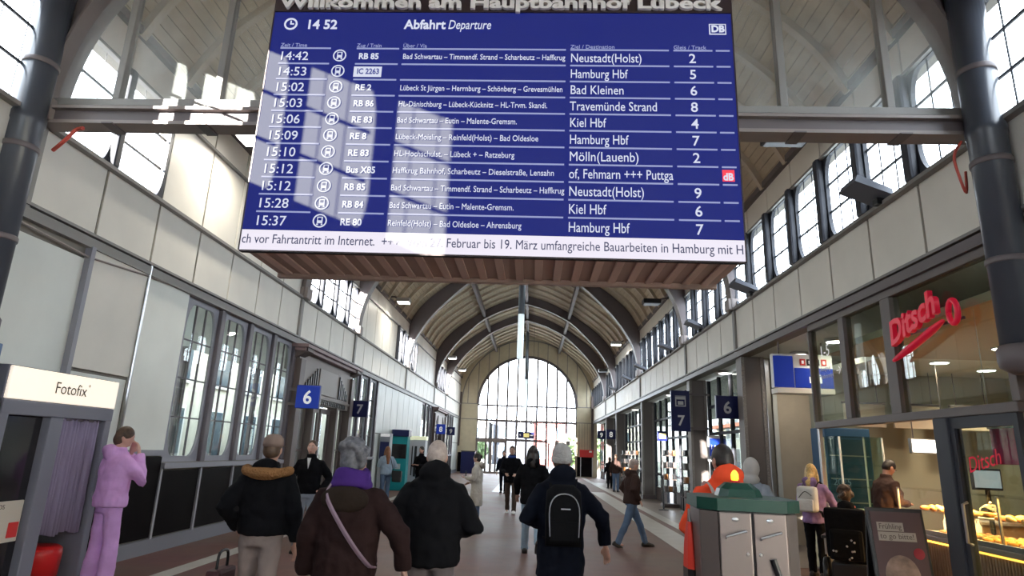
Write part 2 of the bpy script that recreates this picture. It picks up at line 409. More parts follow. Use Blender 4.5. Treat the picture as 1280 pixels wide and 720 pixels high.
# left pattern of windows/panels per module
LW = set(range(-7, 2)) | set(range(7, 11)) | {16, 17, 18, 19} | set(range(25, 29))
wl = MB(); wr = MB()
for m, x, s in ((wl, XL, -1), (wr, XR, 1)):
    a, b = sorted((x+s*.03, x+s*.22))
    m.box(a, b, -10, YE, 3.88, ZT); m.box(a, b, -10, YE, ZW, ZE+.1); m.box(a, b, -10, Y0-7*MOD, ZT, ZW)
for k in range(KMIN, KMAX):
    if k not in LW: wl.box(XL-.22, XL-.03, Y0+MOD*k, Y0+MOD*(k+1), ZT, ZW)
# lower left: panel modules solid, windows above a sill
LLW = {3, 4, 5, 6, 11, 12, 13, 22, 23, 24, 29, 30, 31, 32}
LPORT = set(range(7, 11)) | set(range(25, 29))
wl.box(XL-.22, XL-.03, -10, Y0, 0, 3.88)
for k in range(0, KMAX):
    y0, y1 = Y0+MOD*k, Y0+MOD*(k+1)
    if k in LLW: wl.box(XL-.22, XL-.03, y0, y1, 0, 1.28)
    elif k in LPORT: wl.box(XL-.22, XL-.03, y0, y1, 3.3, 3.88)
    else: wl.box(XL-.22, XL-.03, y0, y1, 0, 3.88)
wall_left = struct(wl.build('wall_left', 'backing')); wall_right = struct(wr.build('wall_right', 'backing'))
BANDP = MB().cbox(0, .03, -MOD/2+.022, MOD/2-.022, 0, ZT-ZB-.05, .006).mesh('panel', 'panel')
UPP = MB().cbox(0, .03, -MOD/2+.016, MOD/2-.016, 0, ZE-ZW-.02, .006).mesh('panel', 'panel')
CLP = MB().cbox(0, .03, -MOD/2+.018, MOD/2-.018, 0, WH-.05, .006).mesh('panel', 'panel')
for k in range(KMIN, KMAX):
    y = Y0+MOD*(k+.5)
    for s, x, wall in ((-1, XL-.03, wall_left), (1, XR+.03, wall_right)):
        rz = 0 if s < 0 else R(180)
        link('panel', BANDP, wall, (x, y, ZB+.02), (0, 0, rz)); link('panel', UPP, wall, (x, y, ZW+.02), (0, 0, rz))
    clere_window(1, k)
    if k in LW: clere_window(-1, k)
    else: link('panel', CLP, wall_left, (XL-.03, y, ZT+.03))
for s, x, wall in ((-1, XL, wall_left), (1, XR, wall_right)):
    for z0, z1, d, mm in ((ZT-.05, ZT+.0, .09, 'rail'), (ZB-.03, ZB+.005, .07, 'rail'), (ZB-.17, ZB-.05, .05, 'rail' if s < 0 else 'steel'), (ZW-.03, ZW+.015, .05, 'rail'), (ZE-.03, ZE+.09, .10, 'steel')):
        a, b = sorted((x+s*.03, x-s*d)); MB().box(a, b, -9.9, YE, z0, z1).build('rail', mm, wall)
    for y in RIBS[1:]:                            # pilaster straps in the band at each rib
        a, b = sorted((x+s*.03, x-s*.05)); MB().box(a, b, y-.07, y+.07, ZB-.05, ZT-.05).build('strap', 'rail', wall)
wb = MB(); wb.box(-6.0, -4.2, -10.3, -10, 0, 10.8); wb.box(3.2, 10.5, -10.3, -10, 0, 10.8); wb.box(-4.2, 3.2, -10.3, -10, 5.4, 10.8); wb.box(-4.2, 3.2, -10.3, -10, 0, 3.2)
wall_back = struct(wb.build('wall_back', 'panel_cool'))
WN[0] += 1; added_window = struct(MB().box(-4.2, 3.2, -10.2, -10.12, 3.2, 3.25).build('window_%d' % WN[0], 'post'))  # unseen window added to let in daylight from behind the camera
for i in range(8):
    x = -4.2+i*7.4/7; MB().box(x-.05, x+.05, -10.2, -10.1, 3.2, 5.4).build('mullion', 'post', added_window)
    if i < 7:
        for z0, z1 in ((3.25, 5.4),): MB().box(x+.05, x+1.007, -10.16, -10.15, z0, z1).build('pane', 'glass', added_window)
# ---- lower left wall: windows, dark panels, pale panels
LH = 3.84-1.32; LZ = (3.84+1.32)/2
LLENS = lens(MOD-.24, LH-.10, 36, .22, .30)
LFR = frame_mesh('window_frame', MOD, LH+.08, LLENS, .05, mat('frame_blue', (.27, .27, .31), .45))
LPOST = MB().cbox(-.07, .06, -.075, .075, -LH/2-.04, LH/2+.04, .015).mesh('post', mat('post_plum', (.10, .085, .10), .4))
LBV = MB().box(0, .03, -.011, .011, -LH/2+.05, LH/2-.05).mesh('glazing_bar', 'post_plum')
LBH = MB().box(.003, .027, -MOD/2+.13, MOD/2-.13, -.011, .011).mesh('glazing_bar', 'post_plum')
LPW, LPH = (MOD-.24)/3, (LH-.06)/4
LPANE = MB().box(0, .005, -LPW/2, LPW/2, -LPH/2, LPH/2).mesh('pane', 'glass_lower')
LPA = MB().box(0, .005, -(MOD-.24)/2, (MOD-.24)/2, -LH/2+.03, LH/2-.03).mesh('pane', 'glass_lower')
LBARS = bars_mesh(MOD-.26, LH-.1, 3, 4, .022).mesh('glazing_bars', 'post_plum')
for k in sorted(LLW):
    y = Y0+MOD*(k+.5); r = window_root(LFR, (XL-.06, y, LZ), R(180))
    link('post', LPOST, r, (0, -MOD/2, 0))
    if y < 22:
        for i in range(3):
            for j in range(4): link('pane', LPANE, r, (.03, (i-1)*LPW, (j-1.5)*LPH))
        for i in (-.5, .5): link('glazing_bar', LBV, r, (.025, i*LPW, 0))
        for i in (-1, 0, 1): link('glazing_bar', LBH, r, (.025, 0, i*LPH))
    else:
        link('pane', LPA, r, (.03, 0, 0)); link('glazing_bars', LBARS, r, (.025, 0, 0))
mat('tile_dark', (.006, .0045, .005), .35, spec=.03, noise=.3, nscale=2)
DP = MB().cbox(0, .025, -MOD/2+.035, MOD/2-.035, .22, 1.16, .004).mesh('dark_panel', 'tile_dark')
for k in sorted(LLW): link('dark_panel', DP, wall_left, (XL-.03, Y0+MOD*(k+.5), 0))
for a, b in ((3, 7), (11, 14), (22, 25), (29, 33)):
    y0, y1 = Y0+MOD*a, Y0+MOD*b
    MB().box(XL-.03, XL+.05, y0, y1, 1.19, 1.27).build('sill', 'frame_blue', wall_left)
    for i in range(a, b+1): MB().box(XL-.03, XL+.02, Y0+MOD*i-.025, Y0+MOD*i+.025, .2, 1.2).build('strip', mat('strip_grey', (.36, .35, .38), .5), wall_left)
for i, (a, b) in enumerate(((1.2, 7), (11, 25), (29, 36))):
    struct(MB().box(XL-.04, XL+.03, Y0+MOD*a, Y0+MOD*b, 0, .2).build('baseboard_left' if i == 0 else 'baseboard_left.%03d' % i, mat('base_grey', (.20, .20, .235), .5)))
# pale panels of the solid modules
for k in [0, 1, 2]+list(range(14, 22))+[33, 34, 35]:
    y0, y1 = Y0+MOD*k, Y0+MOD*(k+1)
    if k == 1: segs = [(2.42, 3.9, .05, 'panel'), (1.3, 2.38, .02, 'panel_near_lit'), (.22, 1.26, .02, 'tile_dark')]
    elif k == 0: segs = [(2.2, 3.74, .012, 'panel_near_lit'), (.22, 2.16, .012, 'panel_near_lit')]
    elif k == 2: segs = [(1.45, 3.88, .03, 'panel_near_lit'), (.22, 1.36, .03, 'tile_dark')]
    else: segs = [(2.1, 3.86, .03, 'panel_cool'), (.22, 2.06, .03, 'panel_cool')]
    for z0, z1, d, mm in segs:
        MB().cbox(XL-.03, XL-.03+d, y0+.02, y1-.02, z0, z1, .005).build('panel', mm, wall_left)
MB().box(XL-.03, XL+.03, Y0+2*MOD, Y0+3*MOD, 1.38, 1.46).build('sill', 'frame_blue', wall_left)
MB().box(XL-.03, XL+.06, Y0+.94*MOD, Y0+1.0*MOD, 2.2, 3.9).build('strap', 'frame_blue', wall_left)
MB().tube([(XL+.03, Y0-1.2, 3.88), (XL+.03, Y0+.95*MOD, 3.76), (XL+.03, Y0+2*MOD, 3.86), (XL+.03, Y0+3*MOD, 3.92)], .014, 6).build('cable', 'steel_pale', wall_left)
MB().tube([(XL+.035, Y0+2*MOD, 1.4), (XL+.035, Y0+2*MOD, 4.06)], .02, 8).build('conduit', 'alu', wall_left)
# ---- end wall with arched window
AX, AR = -.44, 3.76                              # window arch centre x and radius
WZ = 5.05                                        # springing line
mw = MB(); NA = 36
outer = both(off(ROOF, .15)); outer = [(-5.85, 0), (-5.85, 7.0)]+outer+[(4.85, 7.0), (4.85, 0)]
arch = [(AX-AR, 0), (AX-AR, WZ)]+[(AX-AR*math.cos(math.pi*i/NA), WZ+AR*math.sin(math.pi*i/NA)*.985) for i in range(1, NA)]+[(AX+AR, WZ), (AX+AR, 0)]
def walk(p, n):
    L = [0]
    for a, b in zip(p, p[1:]): L.append(L[-1]+math.dist(a, b))
    out = []; i = 0
    for j in range(n+1):
        s = L[-1]*j/n
        while i < len(p)-2 and L[i+1] < s: i += 1
        k = (s-L[i])/max(1e-9, L[i+1]-L[i]); out.append((p[i][0]+(p[i+1][0]-p[i][0])*k, p[i][1]+(p[i+1][1]-p[i][1])*k))
    return out
oa, ia = walk(outer, 120), walk(arch, 120)
mw.rings([[Vector((a[0], YE, a[1])), Vector((b[0], YE, b[1])), Vector((b[0], YE+.25, b[1])), Vector((a[0], YE+.25, a[1]))] for a, b in zip(ia, oa)])
wall_end = struct(mw.build('wall_end', 'cream'))
# arch moulding and panel seams
RO = 4.98
def arc_strip(r0, r1, y0, y1, n=48, kz=1.0):
    return MB().rings([[Vector((AX-r*math.cos(math.pi*i/n), y, WZ+r*math.sin(math.pi*i/n)*kz)) for r, y in ((r0, y0), (r1, y0), (r1, y1), (r0, y1))] for i in range(n+1)])
arc_strip(RO-.05, RO+.03, YE-.05, YE+.02).build('moulding', 'rail', wall_end)
arc_strip(AR-.04, AR+.07, YE-.06, YE+.03, kz=.985).build('moulding', 'steel', wall_end)
NB = 10; pitch = 2*AR/NB
for i in range(-2, NB+3):
    x = AX-AR+pitch*i; d = abs(x-AX)
    if d >= RO-.1: continue
    z1 = WZ+math.sqrt(RO*RO-d*d); z0 = WZ+(math.sqrt(AR*AR-d*d) if d < AR else 0)
    MB().box(x-.025, x+.025, YE-.03, YE+.01, z0, z1).build('seam_strip', 'rail', wall_end)
for z in (WZ, 3.9): 
    MB().box(-5.5, AX-AR, YE-.03, YE+.01, z-.03, z+.03).build('seam_strip', 'rail', wall_end); MB().box(AX+AR, 4.5, YE-.03, YE+.01, z-.03, z+.03).build('seam_strip', 'rail', wall_end)
for x0, x1 in ((-5.5, AX-AR-.05), (AX+AR+.05, 4.5)):
    MB().box(x0, x1, YE-.04, YE+.01, .05, 1.45).build('dark_panel', 'tile_dark', wall_end)
for i in range(1, 6):
    x = AX+AR+i*.2; MB().box(x-.012, x+.012, YE-.03, YE+.01, 1.5, 3.85).build('seam_strip', 'rail', wall_end)
for x in (-5.5, 4.5): MB().box(x-.09, x+.09, YE-.14, YE, 1.9, 5.9).build('corner_post', 'wood_dark', wall_end)
ew = MB()
arc_strip(AR-.12, AR-.03, YE+.08, YE+.17, kz=.985).build('tmp', 'steel')
bpy.data.objects.remove(bpy.data.objects['tmp'])
EW = struct(arc_strip(AR-.12, AR-.0, YE+.08, YE+.17, kz=.985).build('window_%d' % (WN[0]+1), 'steel')); WN[0] += 1
for i in range(0, NB+1):
    x = AX-AR+pitch*i; d = min(abs(x-AX), AR-.02)
    MB().box(x-.07, x+.07, YE+.07, YE+.16, 0, WZ+math.sqrt(AR*AR-d*d)*.985).build('mullion', 'steel', EW)
for z, t in ((4.98, .06), (3.86, .075), (2.46, .08)):
    MB().box(AX-AR, AX+AR, YE+.06, YE+.17, z-t, z+t).build('transom', 'steel', EW)
for i in range(NB):
    x0, x1 = AX-AR+pitch*i, AX-AR+pitch*(i+1); h = lambda x: WZ+math.sqrt(max(0, AR*AR-(x-AX)**2))*.985
    MB().poly([(x0, YE+.12, 5.0), (x1, YE+.12, 5.0), (x1, YE+.12, h(x1)), ((x0+x1)/2, YE+.12, h((x0+x1)/2)), (x0, YE+.12, h(x0))], (0, .008, 0)).build('pane', 'glass', EW)
    for z0, z1 in ((3.9, 4.95), (2.52, 3.82), (0, 2.4)):
        MB().box(x0, x1, YE+.12, YE+.128, z0, z1).build('pane', 'glass', EW)
    x = (x0+x1)/2
    if 0 < i: MB().box(x-.03, x+.03, YE+.09, YE+.15, 3.9, 4.95).build('glazing_bar', 'steel', EW)
for dn, (x0, x1) in enumerate(((-4.15, -1.95), (1.2, 3.3))):
    d = struct(MB().box(x0-.06, x1+.06, YE-.10, YE+.02, 2.36, 2.5).build('door_%d' % (dn+1), 'steel_pale'))
    xm = (x0+x1)/2
    for a, b in ((x0, xm), (xm, x1)):
        f = MB(); f.box(a, a+.09, YE-.06, YE, 0, 2.36); f.box(b-.09, b, YE-.06, YE, 0, 2.36); f.box(a+.09, b-.09, YE-.06, YE, 2.24, 2.36); f.box(a+.09, b-.09, YE-.06, YE, 0, .14)
        lf = f.build('door_leaf', 'steel_pale', d)
        MB().box(a+.09, b-.09, YE-.035, YE-.028, .14, 2.24).build('pane', 'glass', lf)
        MB().box((b-.13 if a == x0 else a+.10), (b-.10 if a == x0 else a+.13), YE-.11, YE-.06, .95, 1.35).build('handle', 'alu', lf)
# ---- glazed screen over the beam
scr = thing('glass_screen', 'glazed screen with steel beam spanning the hall behind the departure board', 'glass screen', (XC, Y0, 4.9))
def L(x): return x-XC
MB().box(-4.98, 4.98, -.10, .12, .03, .07).build('beam_flange', 'steel_pale', scr)
MB().box(-4.98, 4.98, -.06, .06, .07, .20).build('beam', 'steel', scr)
MB().box(-4.98, 4.98, -.12, .12, .20, .235).build('beam_flange', 'steel_pale', scr)
MB().box(-4.95, 4.95, -.05, .05, .28, .36).build('sill', 'rail', scr)
def innerz(x):
    x = abs(x)
    for a, b in zip(INNER, INNER[1:]):
        if b[0] <= x <= a[0]: return a[1]+(b[1]-a[1])*(a[0]-x)/max(1e-6, a[0]-b[0])
    return 5.2
MX = [-4.93, L(-4.72), L(-3.57), L(-2.34), L(-1.11), L(.12), L(1.34), L(2.55), L(3.64), 4.93]
for x in MX[1:-1]: MB().cbox(x-.04, x+.04, -.05, .05, .36, innerz(x)-4.9, .01).build('mullion', 'rail', scr)
for a, b in zip(MX, MX[1:]):
    n = 6; top = [(a+(b-a)*i/n) for i in range(n+1)]
    MB().poly([(a, 0, .36), (b, 0, .36)]+[(x, 0, max(.38, innerz(x)-4.9)) for x in top[::-1]], (0, .01, 0)).build('pane', 'glass_screen', scr)
for i in range(9):
    x = -4.2+i*1.05; MB().box(x-.06, x+.06, -.13, .13, .015, .03).build('bolt_plate', 'steel', scr)
# ---- left portals
def make_portal(y0, label):
    W = 4*MOD; p = thing('entrance_portal', label, 'doorway', (XL, y0+W/2, 0), 0, 'wooden doorways on the left wall')
    P = lambda x0, x1, a, b, z0, z1: MB().cbox(x0, x1, a, b, z0, z1, .008)
    for s in (-1, 1):
        P(-.15, .16, s*(W/2-.2)-.15, s*(W/2-.2)+.15, 0, 3.55).build('pilaster', 'wood_dark', p)
        P(-.15, .13, s*.95-.09, s*.95+.09, 0, 2.62).build('jamb', 'wood_dark', p)
        MB().poly([(-.1, s*(W/2-.2)-.2, 3.5), (.3, s*(W/2-.2)-.2, 3.72), (.3, s*(W/2-.2)-.2, 3.86), (-.1, s*(W/2-.2)-.2, 3.86)], (0, .4, 0)).build('bracket', 'wood_dark', p)
    P(-.12, .09, -W/2+.1, W/2-.1, 2.6, 3.72).build('fascia', 'wood_portal', p)
    P(-.1, .26, -W/2-.05, W/2+.05, 3.72, 3.80).build('cornice', mat('cornice', (.22, .15, .15), .5), p)
    P(-.1, .34, -W/2-.1, W/2+.1, 3.80, 3.88).build('cornice', 'cornice', p)
    P(.09, .12, -.78, .72, 2.86, 3.5).build('plaque', mat('plaque', (.23, .20, .185), .5), p)
    for s in (-1, 1):
        for i in range(6):
            h = .62-.085*i; P(.085, .125, s*(.95+i*.15)-.028, s*(.95+i*.15)+.028, 2.86, 2.86+h).build('slat', 'black', p)
    P(.05, .14, -W/2+.3, W/2-.3, 2.74, 2.80).build('ledge', 'wood_portal', p)
    for i in range(22):
        y = -1.6+i*.152; P(.08, .13, y-.03, y+.03, 2.62, 2.73).build('dentil', 'black', p)
    for s in (-1, 1):                              # side lights and door leaves
        f = MB(); a, b = sorted((s*.06, s*.84)); f.box(-.1, -.05, a, a+.1, 0, 2.55); f.box(-.1, -.05, b-.1, b, 0, 2.55); f.box(-.1, -.05, a+.1, b-.1, 2.42, 2.55); f.box(-.1, -.05, a+.1, b-.1, 0, .3); f.box(-.1, -.05, a+.1, b-.1, 1.0, 1.08)
        lf = f.build('door_leaf', 'wood_dark', p)
        MB().box(-.08, -.072, a+.1, b-.1, .3, 2.42).build('pane', 'glass_lower', lf)
        MB().tube([(-.02, s*.14, .95), (.02, s*.14, 1.0), (.02, s*.14, 1.3), (-.02, s*.14, 1.35)], .014, 8).build('handle', 'alu', lf)
        a, b = sorted((s*1.04, s*(W/2-.36)))
        f = MB(); f.box(-.1, -.05, a, a+.07, 0, 2.6); f.box(-.1, -.05, b-.07, b, 0, 2.6); f.box(-.1, -.05, a+.07, b-.07, .0, .4); f.box(-.1, -.05, a+.07, b-.07, 1.45, 1.5); f.box(-.1, -.05, (a+b)/2-.02, (a+b)/2+.02, .4, 2.6)
        sl = f.build('side_light', 'wood_dark', p); MB().box(-.08, -.072, a+.07, b-.07, .4, 2.6).build('pane', 'glass_lower', sl)
make_portal(Y0+7*MOD, 'brown wooden doorway with stepped slats between the signs 6 and 7 on the left')
make_portal(Y0+25*MOD, 'small far wooden doorway beside the signs 8 and 9 on the left')
# ---- right arcade: pillars, side walls, glazing
def pillar(y, label):
    t = thing('pillar', label, 'pillar', (XR, y, 0), 0, 'pillars of the right arcade')
    MB().cbox(.02, .50, -.20, .20, 0, 3.88, .012).build('shaft', 'greybrown', t)
    for x in (.02, .44):
        MB().box(x-.02, x+.05, -.225, -.195, 0, 3.88).build('edge_strip', mat('perforated', (.22, .20, .19), .5, noise=.35, nscale=60), t)
    MB().cbox(-.02, .54, -.24, .24, 0, .16, .01).build('plinth', 'steel', t)
    return t
PL = ['grey brown pillar between the beige passage and the sign 6 on the right', 'grey brown pillar just behind the tall sign 7 on the right', 'slim grey brown pillar in the middle of the right arcade', 'far pillar right of the signs 8 and 9', 'farthest grey brown pillar of the right arcade']
for y, l in zip(RIBS[2:], PL): pillar(y, l)
# side wall facing us behind the first passage, and ceilings of the aisles
ws = MB(); ws.box(XR+.5, 10.3, RIBS[2]-.02, RIBS[2]+.18, 0, 3.88)
struct(ws.build('wall_passage', 'beige'))
struct(MB().box(XR+.22, 10.4, Y0, YE, 3.88, 4.0).build('ceiling_aisle', 'panel_cool'))
struct(MB().box(10.3, 10.5, -10, RIBS[2]+.1, 0, 4.0).build('wall_shop_back', 'beige'))
struct(MB().box(XR+.03, XR+.22, -10, Y0-.1, 0, 3.88).build('wall_right_near', 'panel_near_lit'))  # pale colour chosen to bounce light back into the hall
t = thing('trim_frame', 'pale door frame strip beside the grey brown pillar of the passage', 'door frame', (5.1, RIBS[2]-.06, 0))
MB().cbox(0, .10, -.06, .03, 0, 3.85, .01).build('stile', 'alu', t); MB().cbox(.14, .24, -.03, .03, 0, 3.85, .01).build('stile', 'panel_cool', t)
# glazed platform doors of the later bays at x = XR + .9
def glazed_bay(y0, y1, name, label, doors=True, x=XR+.55):
    t = thing('glazed_wall', label, 'glazing', (x, y0, 0), 0, 'glazed walls of the right arcade')
    Lb = y1-y0; n = max(2, round(Lb/1.17)); st = Lb/n
    for i in range(n+1): MB().cbox(-.05, .05, i*st-.04, i*st+.04, 0, 3.86, .008).build('mullion', 'post', t)
    for z in (1.0, 2.35, 3.1): MB().box(-.04, .04, 0, Lb, z-.04, z+.04).build('transom', 'post', t)
    for i in range(n):
        for z0, z1 in ((.05, .96), (1.04, 2.31), (2.39, 3.06), (3.14, 3.84)):
            if z0 < .5 and i % 3 == 1: continue
            MB().box(-.005, .005, i*st+.04, (i+1)*st-.04, z0, z1).build('pane', 'glass_arcade', t)
    for i in range(n):
        if i % 3 == 1: continue
        MB().box(-.03, .03, i*st+.04, (i+1)*st-.04, .0, .5).build('kick_panel', 'wood_dark', t)
glazed_bay(RIBS[2]+.3, RIBS[3]-.25, '', 'glazed platform doors behind the sign 6 on the right')
glazed_bay(RIBS[3]+.25, RIBS[4]-.25, '', 'glazed shop wall beyond the tall sign 7 on the right')
glazed_bay(RIBS[4]+.25, RIBS[5]-.25, '', 'bright glazed wall in the middle of the right arcade')
glazed_bay(RIBS[5]+.25, RIBS[6]-.25, '', 'glazed platform doors behind the signs 8 and 9 on the right')
glazed_bay(RIBS[6]+.25, YE-.1, '', 'farthest glazed wall of the right arcade')
# ================================================================ DEPARTURE BOARD
YB = 4.9; BX0, BX1, BZ0, BZ1 = -2.5, 1.68, 3.2, 5.80
mat('led_blue', (.025, .0265, .0255), .9, emit=(.001, .006, .16), estr=.9, spec=0)
mat('led_row', (.04, .04, .04), .45, emit=(.005, .016, .19), estr=.95, spec=.3)
mat('led_white', (.03, .03, .03), .9, spec=0, emit=(.80, .84, 1), estr=.7)
mat('led_soft', (.03, .03, .03), .9, spec=0, emit=(.45, .50, .85), estr=.55)
mat('led_ticker', (.03, .03, .03), .9, spec=0, emit=(.93, .88, 1), estr=.76)
mat('led_dark', (.01, .01, .02), .5, emit=(.03, .035, .10), estr=.8)
mat('led_chip', (.03, .03, .03), .5, emit=(.02, .03, .22), estr=1)
mat('strip_brown', (.03, .018, .02), .4)
mat('letters_grey', (.75, .70, .66), .5)
mat('underside', (.42, .32, .29), .6); mat('underside_pale', (.68, .54, .50), .6)
bd = thing('departure_board', 'large blue departure display board hanging across the hall', 'departure board', ((BX0+BX1)/2, YB, BZ0))
ox = (BX0+BX1)/2
def bl(x, z, y=0): return (x-ox, y, z-BZ0)
D = .88; hw = (BX1-BX0)/2; hh = BZ1-BZ0
c = MB(); c.box(-hw, hw, .02, D, .05, hh); c.build('casing', 'strip_brown', bd)
c = MB(); c.box(-hw-.012, -hw, -.004, .03, .0, hh); c.box(hw, hw+.012, -.004, .03, 0, hh); c.box(-hw, hw, -.004, .03, -.014, 0); c.build('bezel', 'strip_brown', bd)
MB().box(-hw, hw, 0, .02, 3.38-BZ0, 5.53-BZ0).build('screen', 'led_blue', bd)
MB().box(-hw, hw, -.001, .02, 0, 3.38-BZ0).build('ticker_screen', 'led_ticker', bd)
MB().box(-hw, hw, -.012, .02, 5.53-BZ0, hh).build('header_strip', 'strip_brown', bd)
# underside: slats and rails
MB().box(-hw, hw, .02, D, .03, .05).build('underside', 'underside', bd)
for i in range(24):
    x = -hw+.12+i*(2*hw-.24)/23
    MB().cbox(x-.035, x+.035, .06, D-.08, .012, .03, .004).build('slat', 'underside_pale', bd)
MB().cbox(-hw, hw, D-.07, D, -.012, .06, .006).build('rear_rail', 'underside', bd)
MB().cbox(-hw, hw, .0, .05, -.014, .04, .006).build('front_rail', 'strip_brown', bd)
for x in (-1.6, -.55, .55, 1.6): MB().tube([(x, D*.7, hh), (x, D*.7, 6.6)], .025, 8).build('hanger', 'steel', bd)
def bt(s, x, z, size, m='led_white', width=None, **k):
    return text(s, size, m, bd, bl(x, z, -.006), width=width, depth=.0015, **k)
text('Willkommen am Hauptbahnhof Lübeck', .165, 'letters_grey', bd, bl(-2.45, 5.555, -.03), width=4.06, depth=.015, bold=.006)
bt('14 52', -2.19, 5.35, .135, width=.27, bold=.003)
bt('Abfahrt', -1.27, 5.355, .135, width=.385, bold=.003); bt('Departure', -.87, 5.355, .135, shear=.2, width=.39)
ring = MB().tube([(.055*math.cos(R(a)), 0, .055*math.sin(R(a))) for a in range(0, 361, 20)], .009, 6); ring.box(-.006, .006, -.002, .002, -.005, .035); ring.box(0, .03, -.002, .002, -.006, .006)
ring.build('clock_icon', 'led_white', bd, loc=bl(-2.335, 5.4, -.006))
# operator mark at the top right
MB().cbox(-.075, .075, -.003, 0, -.055, .055, .002).build('logo_plate', 'led_white', bd, loc=bl(1.555, 5.365, -.003))
MB().cbox(-.065, .065, -.003, 0, -.045, .045, .002).build('logo_plate', 'led_blue', bd, loc=bl(1.555, 5.365, -.006))
text('DB', .095, 'led_white', bd, bl(1.497, 5.333, -.012), width=.115, depth=.001, bold=.004)
# table
TC = [(-2.4, -1.93), (-1.69, -1.3), (-1.265, .21), (.25, 1.12), (1.16, 1.50), (1.53, 1.65)]
ZTOP, ZLAST, NR = 5.145, 3.545, 11; dz = (ZTOP-ZLAST)/(NR-1)
for s, (x, _), wd in zip(('Zeit / Time', 'Zug / Train', 'Über / Via', 'Ziel / Destination', 'Gleis / Track'), TC, (.245, .225, .215, .39, .285)):
    bt(s, x, ZTOP+.012, .055, 'led_soft', width=wd)
for i in range(NR):
    for a, b in TC: MB().box(a, b, -.004, 0, -.007, .007).build('row_line', 'led_soft', bd, loc=bl(0, ZTOP-i*dz, -.002)).location.x = -ox
ROWS = [('14:42', 'RB 85', 'Bad Schwartau – Timmendf. Strand – Scharbeutz – Haffkrug', 'Neustadt(Holst)', '2', 1.46, .62),
        ('14:53', 'IC 2263', '', 'Hamburg Hbf', '5', 0, .5), ('15:02', 'RE 2', 'Lübeck St Jürgen – Herrnburg – Schönberg – Grevesmühlen', 'Bad Kleinen', '6', 1.44, .46),
        ('15:03', 'RB 86', 'HL-Dänischburg – Lübeck-Kücknitz – HL-Trvm. Skandi.', 'Travemünde Strand', '8', 1.31, .75), ('15:06', 'RE 83', 'Bad Schwartau – Eutin – Malente-Gremsm.', 'Kiel Hbf', '4', 1.05, .31),
        ('15:09', 'RE 8', 'Lübeck-Moisling – Reinfeld(Holst) – Bad Oldesloe', 'Hamburg Hbf', '7', 1.24, .5), ('15:10', 'RE 83', 'HL-Hochschulst. – Lübeck + – Ratzeburg', 'Mölln(Lauenb)', '2', 1.04, .58),
        ('15:12', 'Bus X85', 'Haffkrug Bahnhof, Scharbeutz – Dieselstraße, Lensahn', 'of, Fehmarn +++ Puttga', '', 1.38, .87), ('15:12', 'RB 85', 'Bad Schwartau – Timmendf. Strand – Scharbeutz – Haffkrug', 'Neustadt(Holst)', '9', 1.47, .62),
        ('15:28', 'RB 84', 'Bad Schwartau – Eutin – Malente-Gremsm.', 'Kiel Hbf', '6', 1.05, .31), ('15:37', 'RE 80', 'Reinfeld(Holst) – Bad Oldesloe – Ahrensburg', 'Hamburg Hbf', '7', 1.12, .5)]
def icon(x, z):
    m = MB().tube([(.056*math.cos(R(a)), 0, .056*math.sin(R(a))) for a in range(0, 361, 20)], .006, 6)
    m.cbox(-.024, .024, -.002, .002, -.022, .036, .006); m.box(-.026, -.012, -.002, .002, -.038, -.026); m.box(.012, .026, -.002, .002, -.038, -.026)
    o = m.build('train_icon', 'led_white', bd, loc=bl(x, z, -.005))
    MB().cbox(-.015, .015, -.002, 0, .002, .026, .001).build('icon_window', 'led_blue', bd, loc=bl(x, z, -.0085))
for i, (tm, zg, via, dst, gl, vw, dw) in enumerate(ROWS):
    z = ZTOP-i*dz-.125
    bt(tm, -2.405, z, .125, width=.25); icon(-1.84, z+.05)
    chip = i == 1
    if chip:
        MB().cbox(-.02, .235, -.003, 0, -.02, .085, .002).build('train_chip', 'led_white', bd, loc=bl(-1.675, z+.012, -.003))
        text(zg, .078, 'led_chip', bd, bl(-1.665, z+.02, -.009), width=.20, depth=.001, bold=.002)
    else:
        bt(zg, -1.665, z+.015, .085, width=.036*len(zg), bold=.002)
    if via: bt(via, -1.26, z+.018, .078, 'led_white', width=vw)
    bt(dst, .25, z, .125, width=dw)
    if gl: bt(gl, 1.29, z, .13, bold=.001)
MB().cbox(-.05, .05, -.003, 0, -.05, .055, .002).build('bus_badge', mat('badge_red', (.1, .02, .02), .5, emit=(.8, .03, .06), estr=1), bd, loc=bl(1.58, ZTOP-7*dz-.08, -.003))
text('dB', .09, 'led_white', bd, bl(1.535, ZTOP-7*dz-.12, -.009), width=.085, depth=.001, bold=.003)
bt('ch vor Fahrtantritt im Internet.  +++  Vom 27. Februar bis 19. März umfangreiche Bauarbeiten in Hamburg mit H', -2.49, 3.26, .115, 'led_dark', width=4.15)
# ================================================================ PHOTO BOOTH
pb = thing('photo_booth', 'grey photo booth with lit name panel and red stool at the left wall', 'photo booth', (-5.22, 6.46, 0))
P = lambda x0, x1, a, b, z0, z1, c=.012: MB().cbox(x0, x1, a, b, z0, z1, c)
yb0, yb1 = -.80, .78
P(-.3, .32, yb0, yb0+.10, 0, 1.92).build('side_panel', 'booth_grey', pb); P(-.3, .32, yb1-.10, yb1, 0, 1.92).build('side_panel', 'booth_grey', pb)
P(-.3, -.26, yb0, yb1, 0, 1.92).build('back_panel', 'booth_grey', pb)
P(.22, .325, yb0, yb1, 1.80, 1.94).build('lintel', 'booth_grey', pb)
P(.22, .325, -.17, .01, 0, 1.80).build('post', 'booth_grey', pb)
P(-.3, .30, yb0, yb1, 1.94, 2.26).build('sign_body', 'booth_grey', pb)
P(.30, .335, yb0+.01, yb1-.01, 1.945, 2.25, .01).build('lit_panel', mat('booth_lit', (.9, .85, .75), .5, emit=(1, .86, .70), estr=.62), pb)
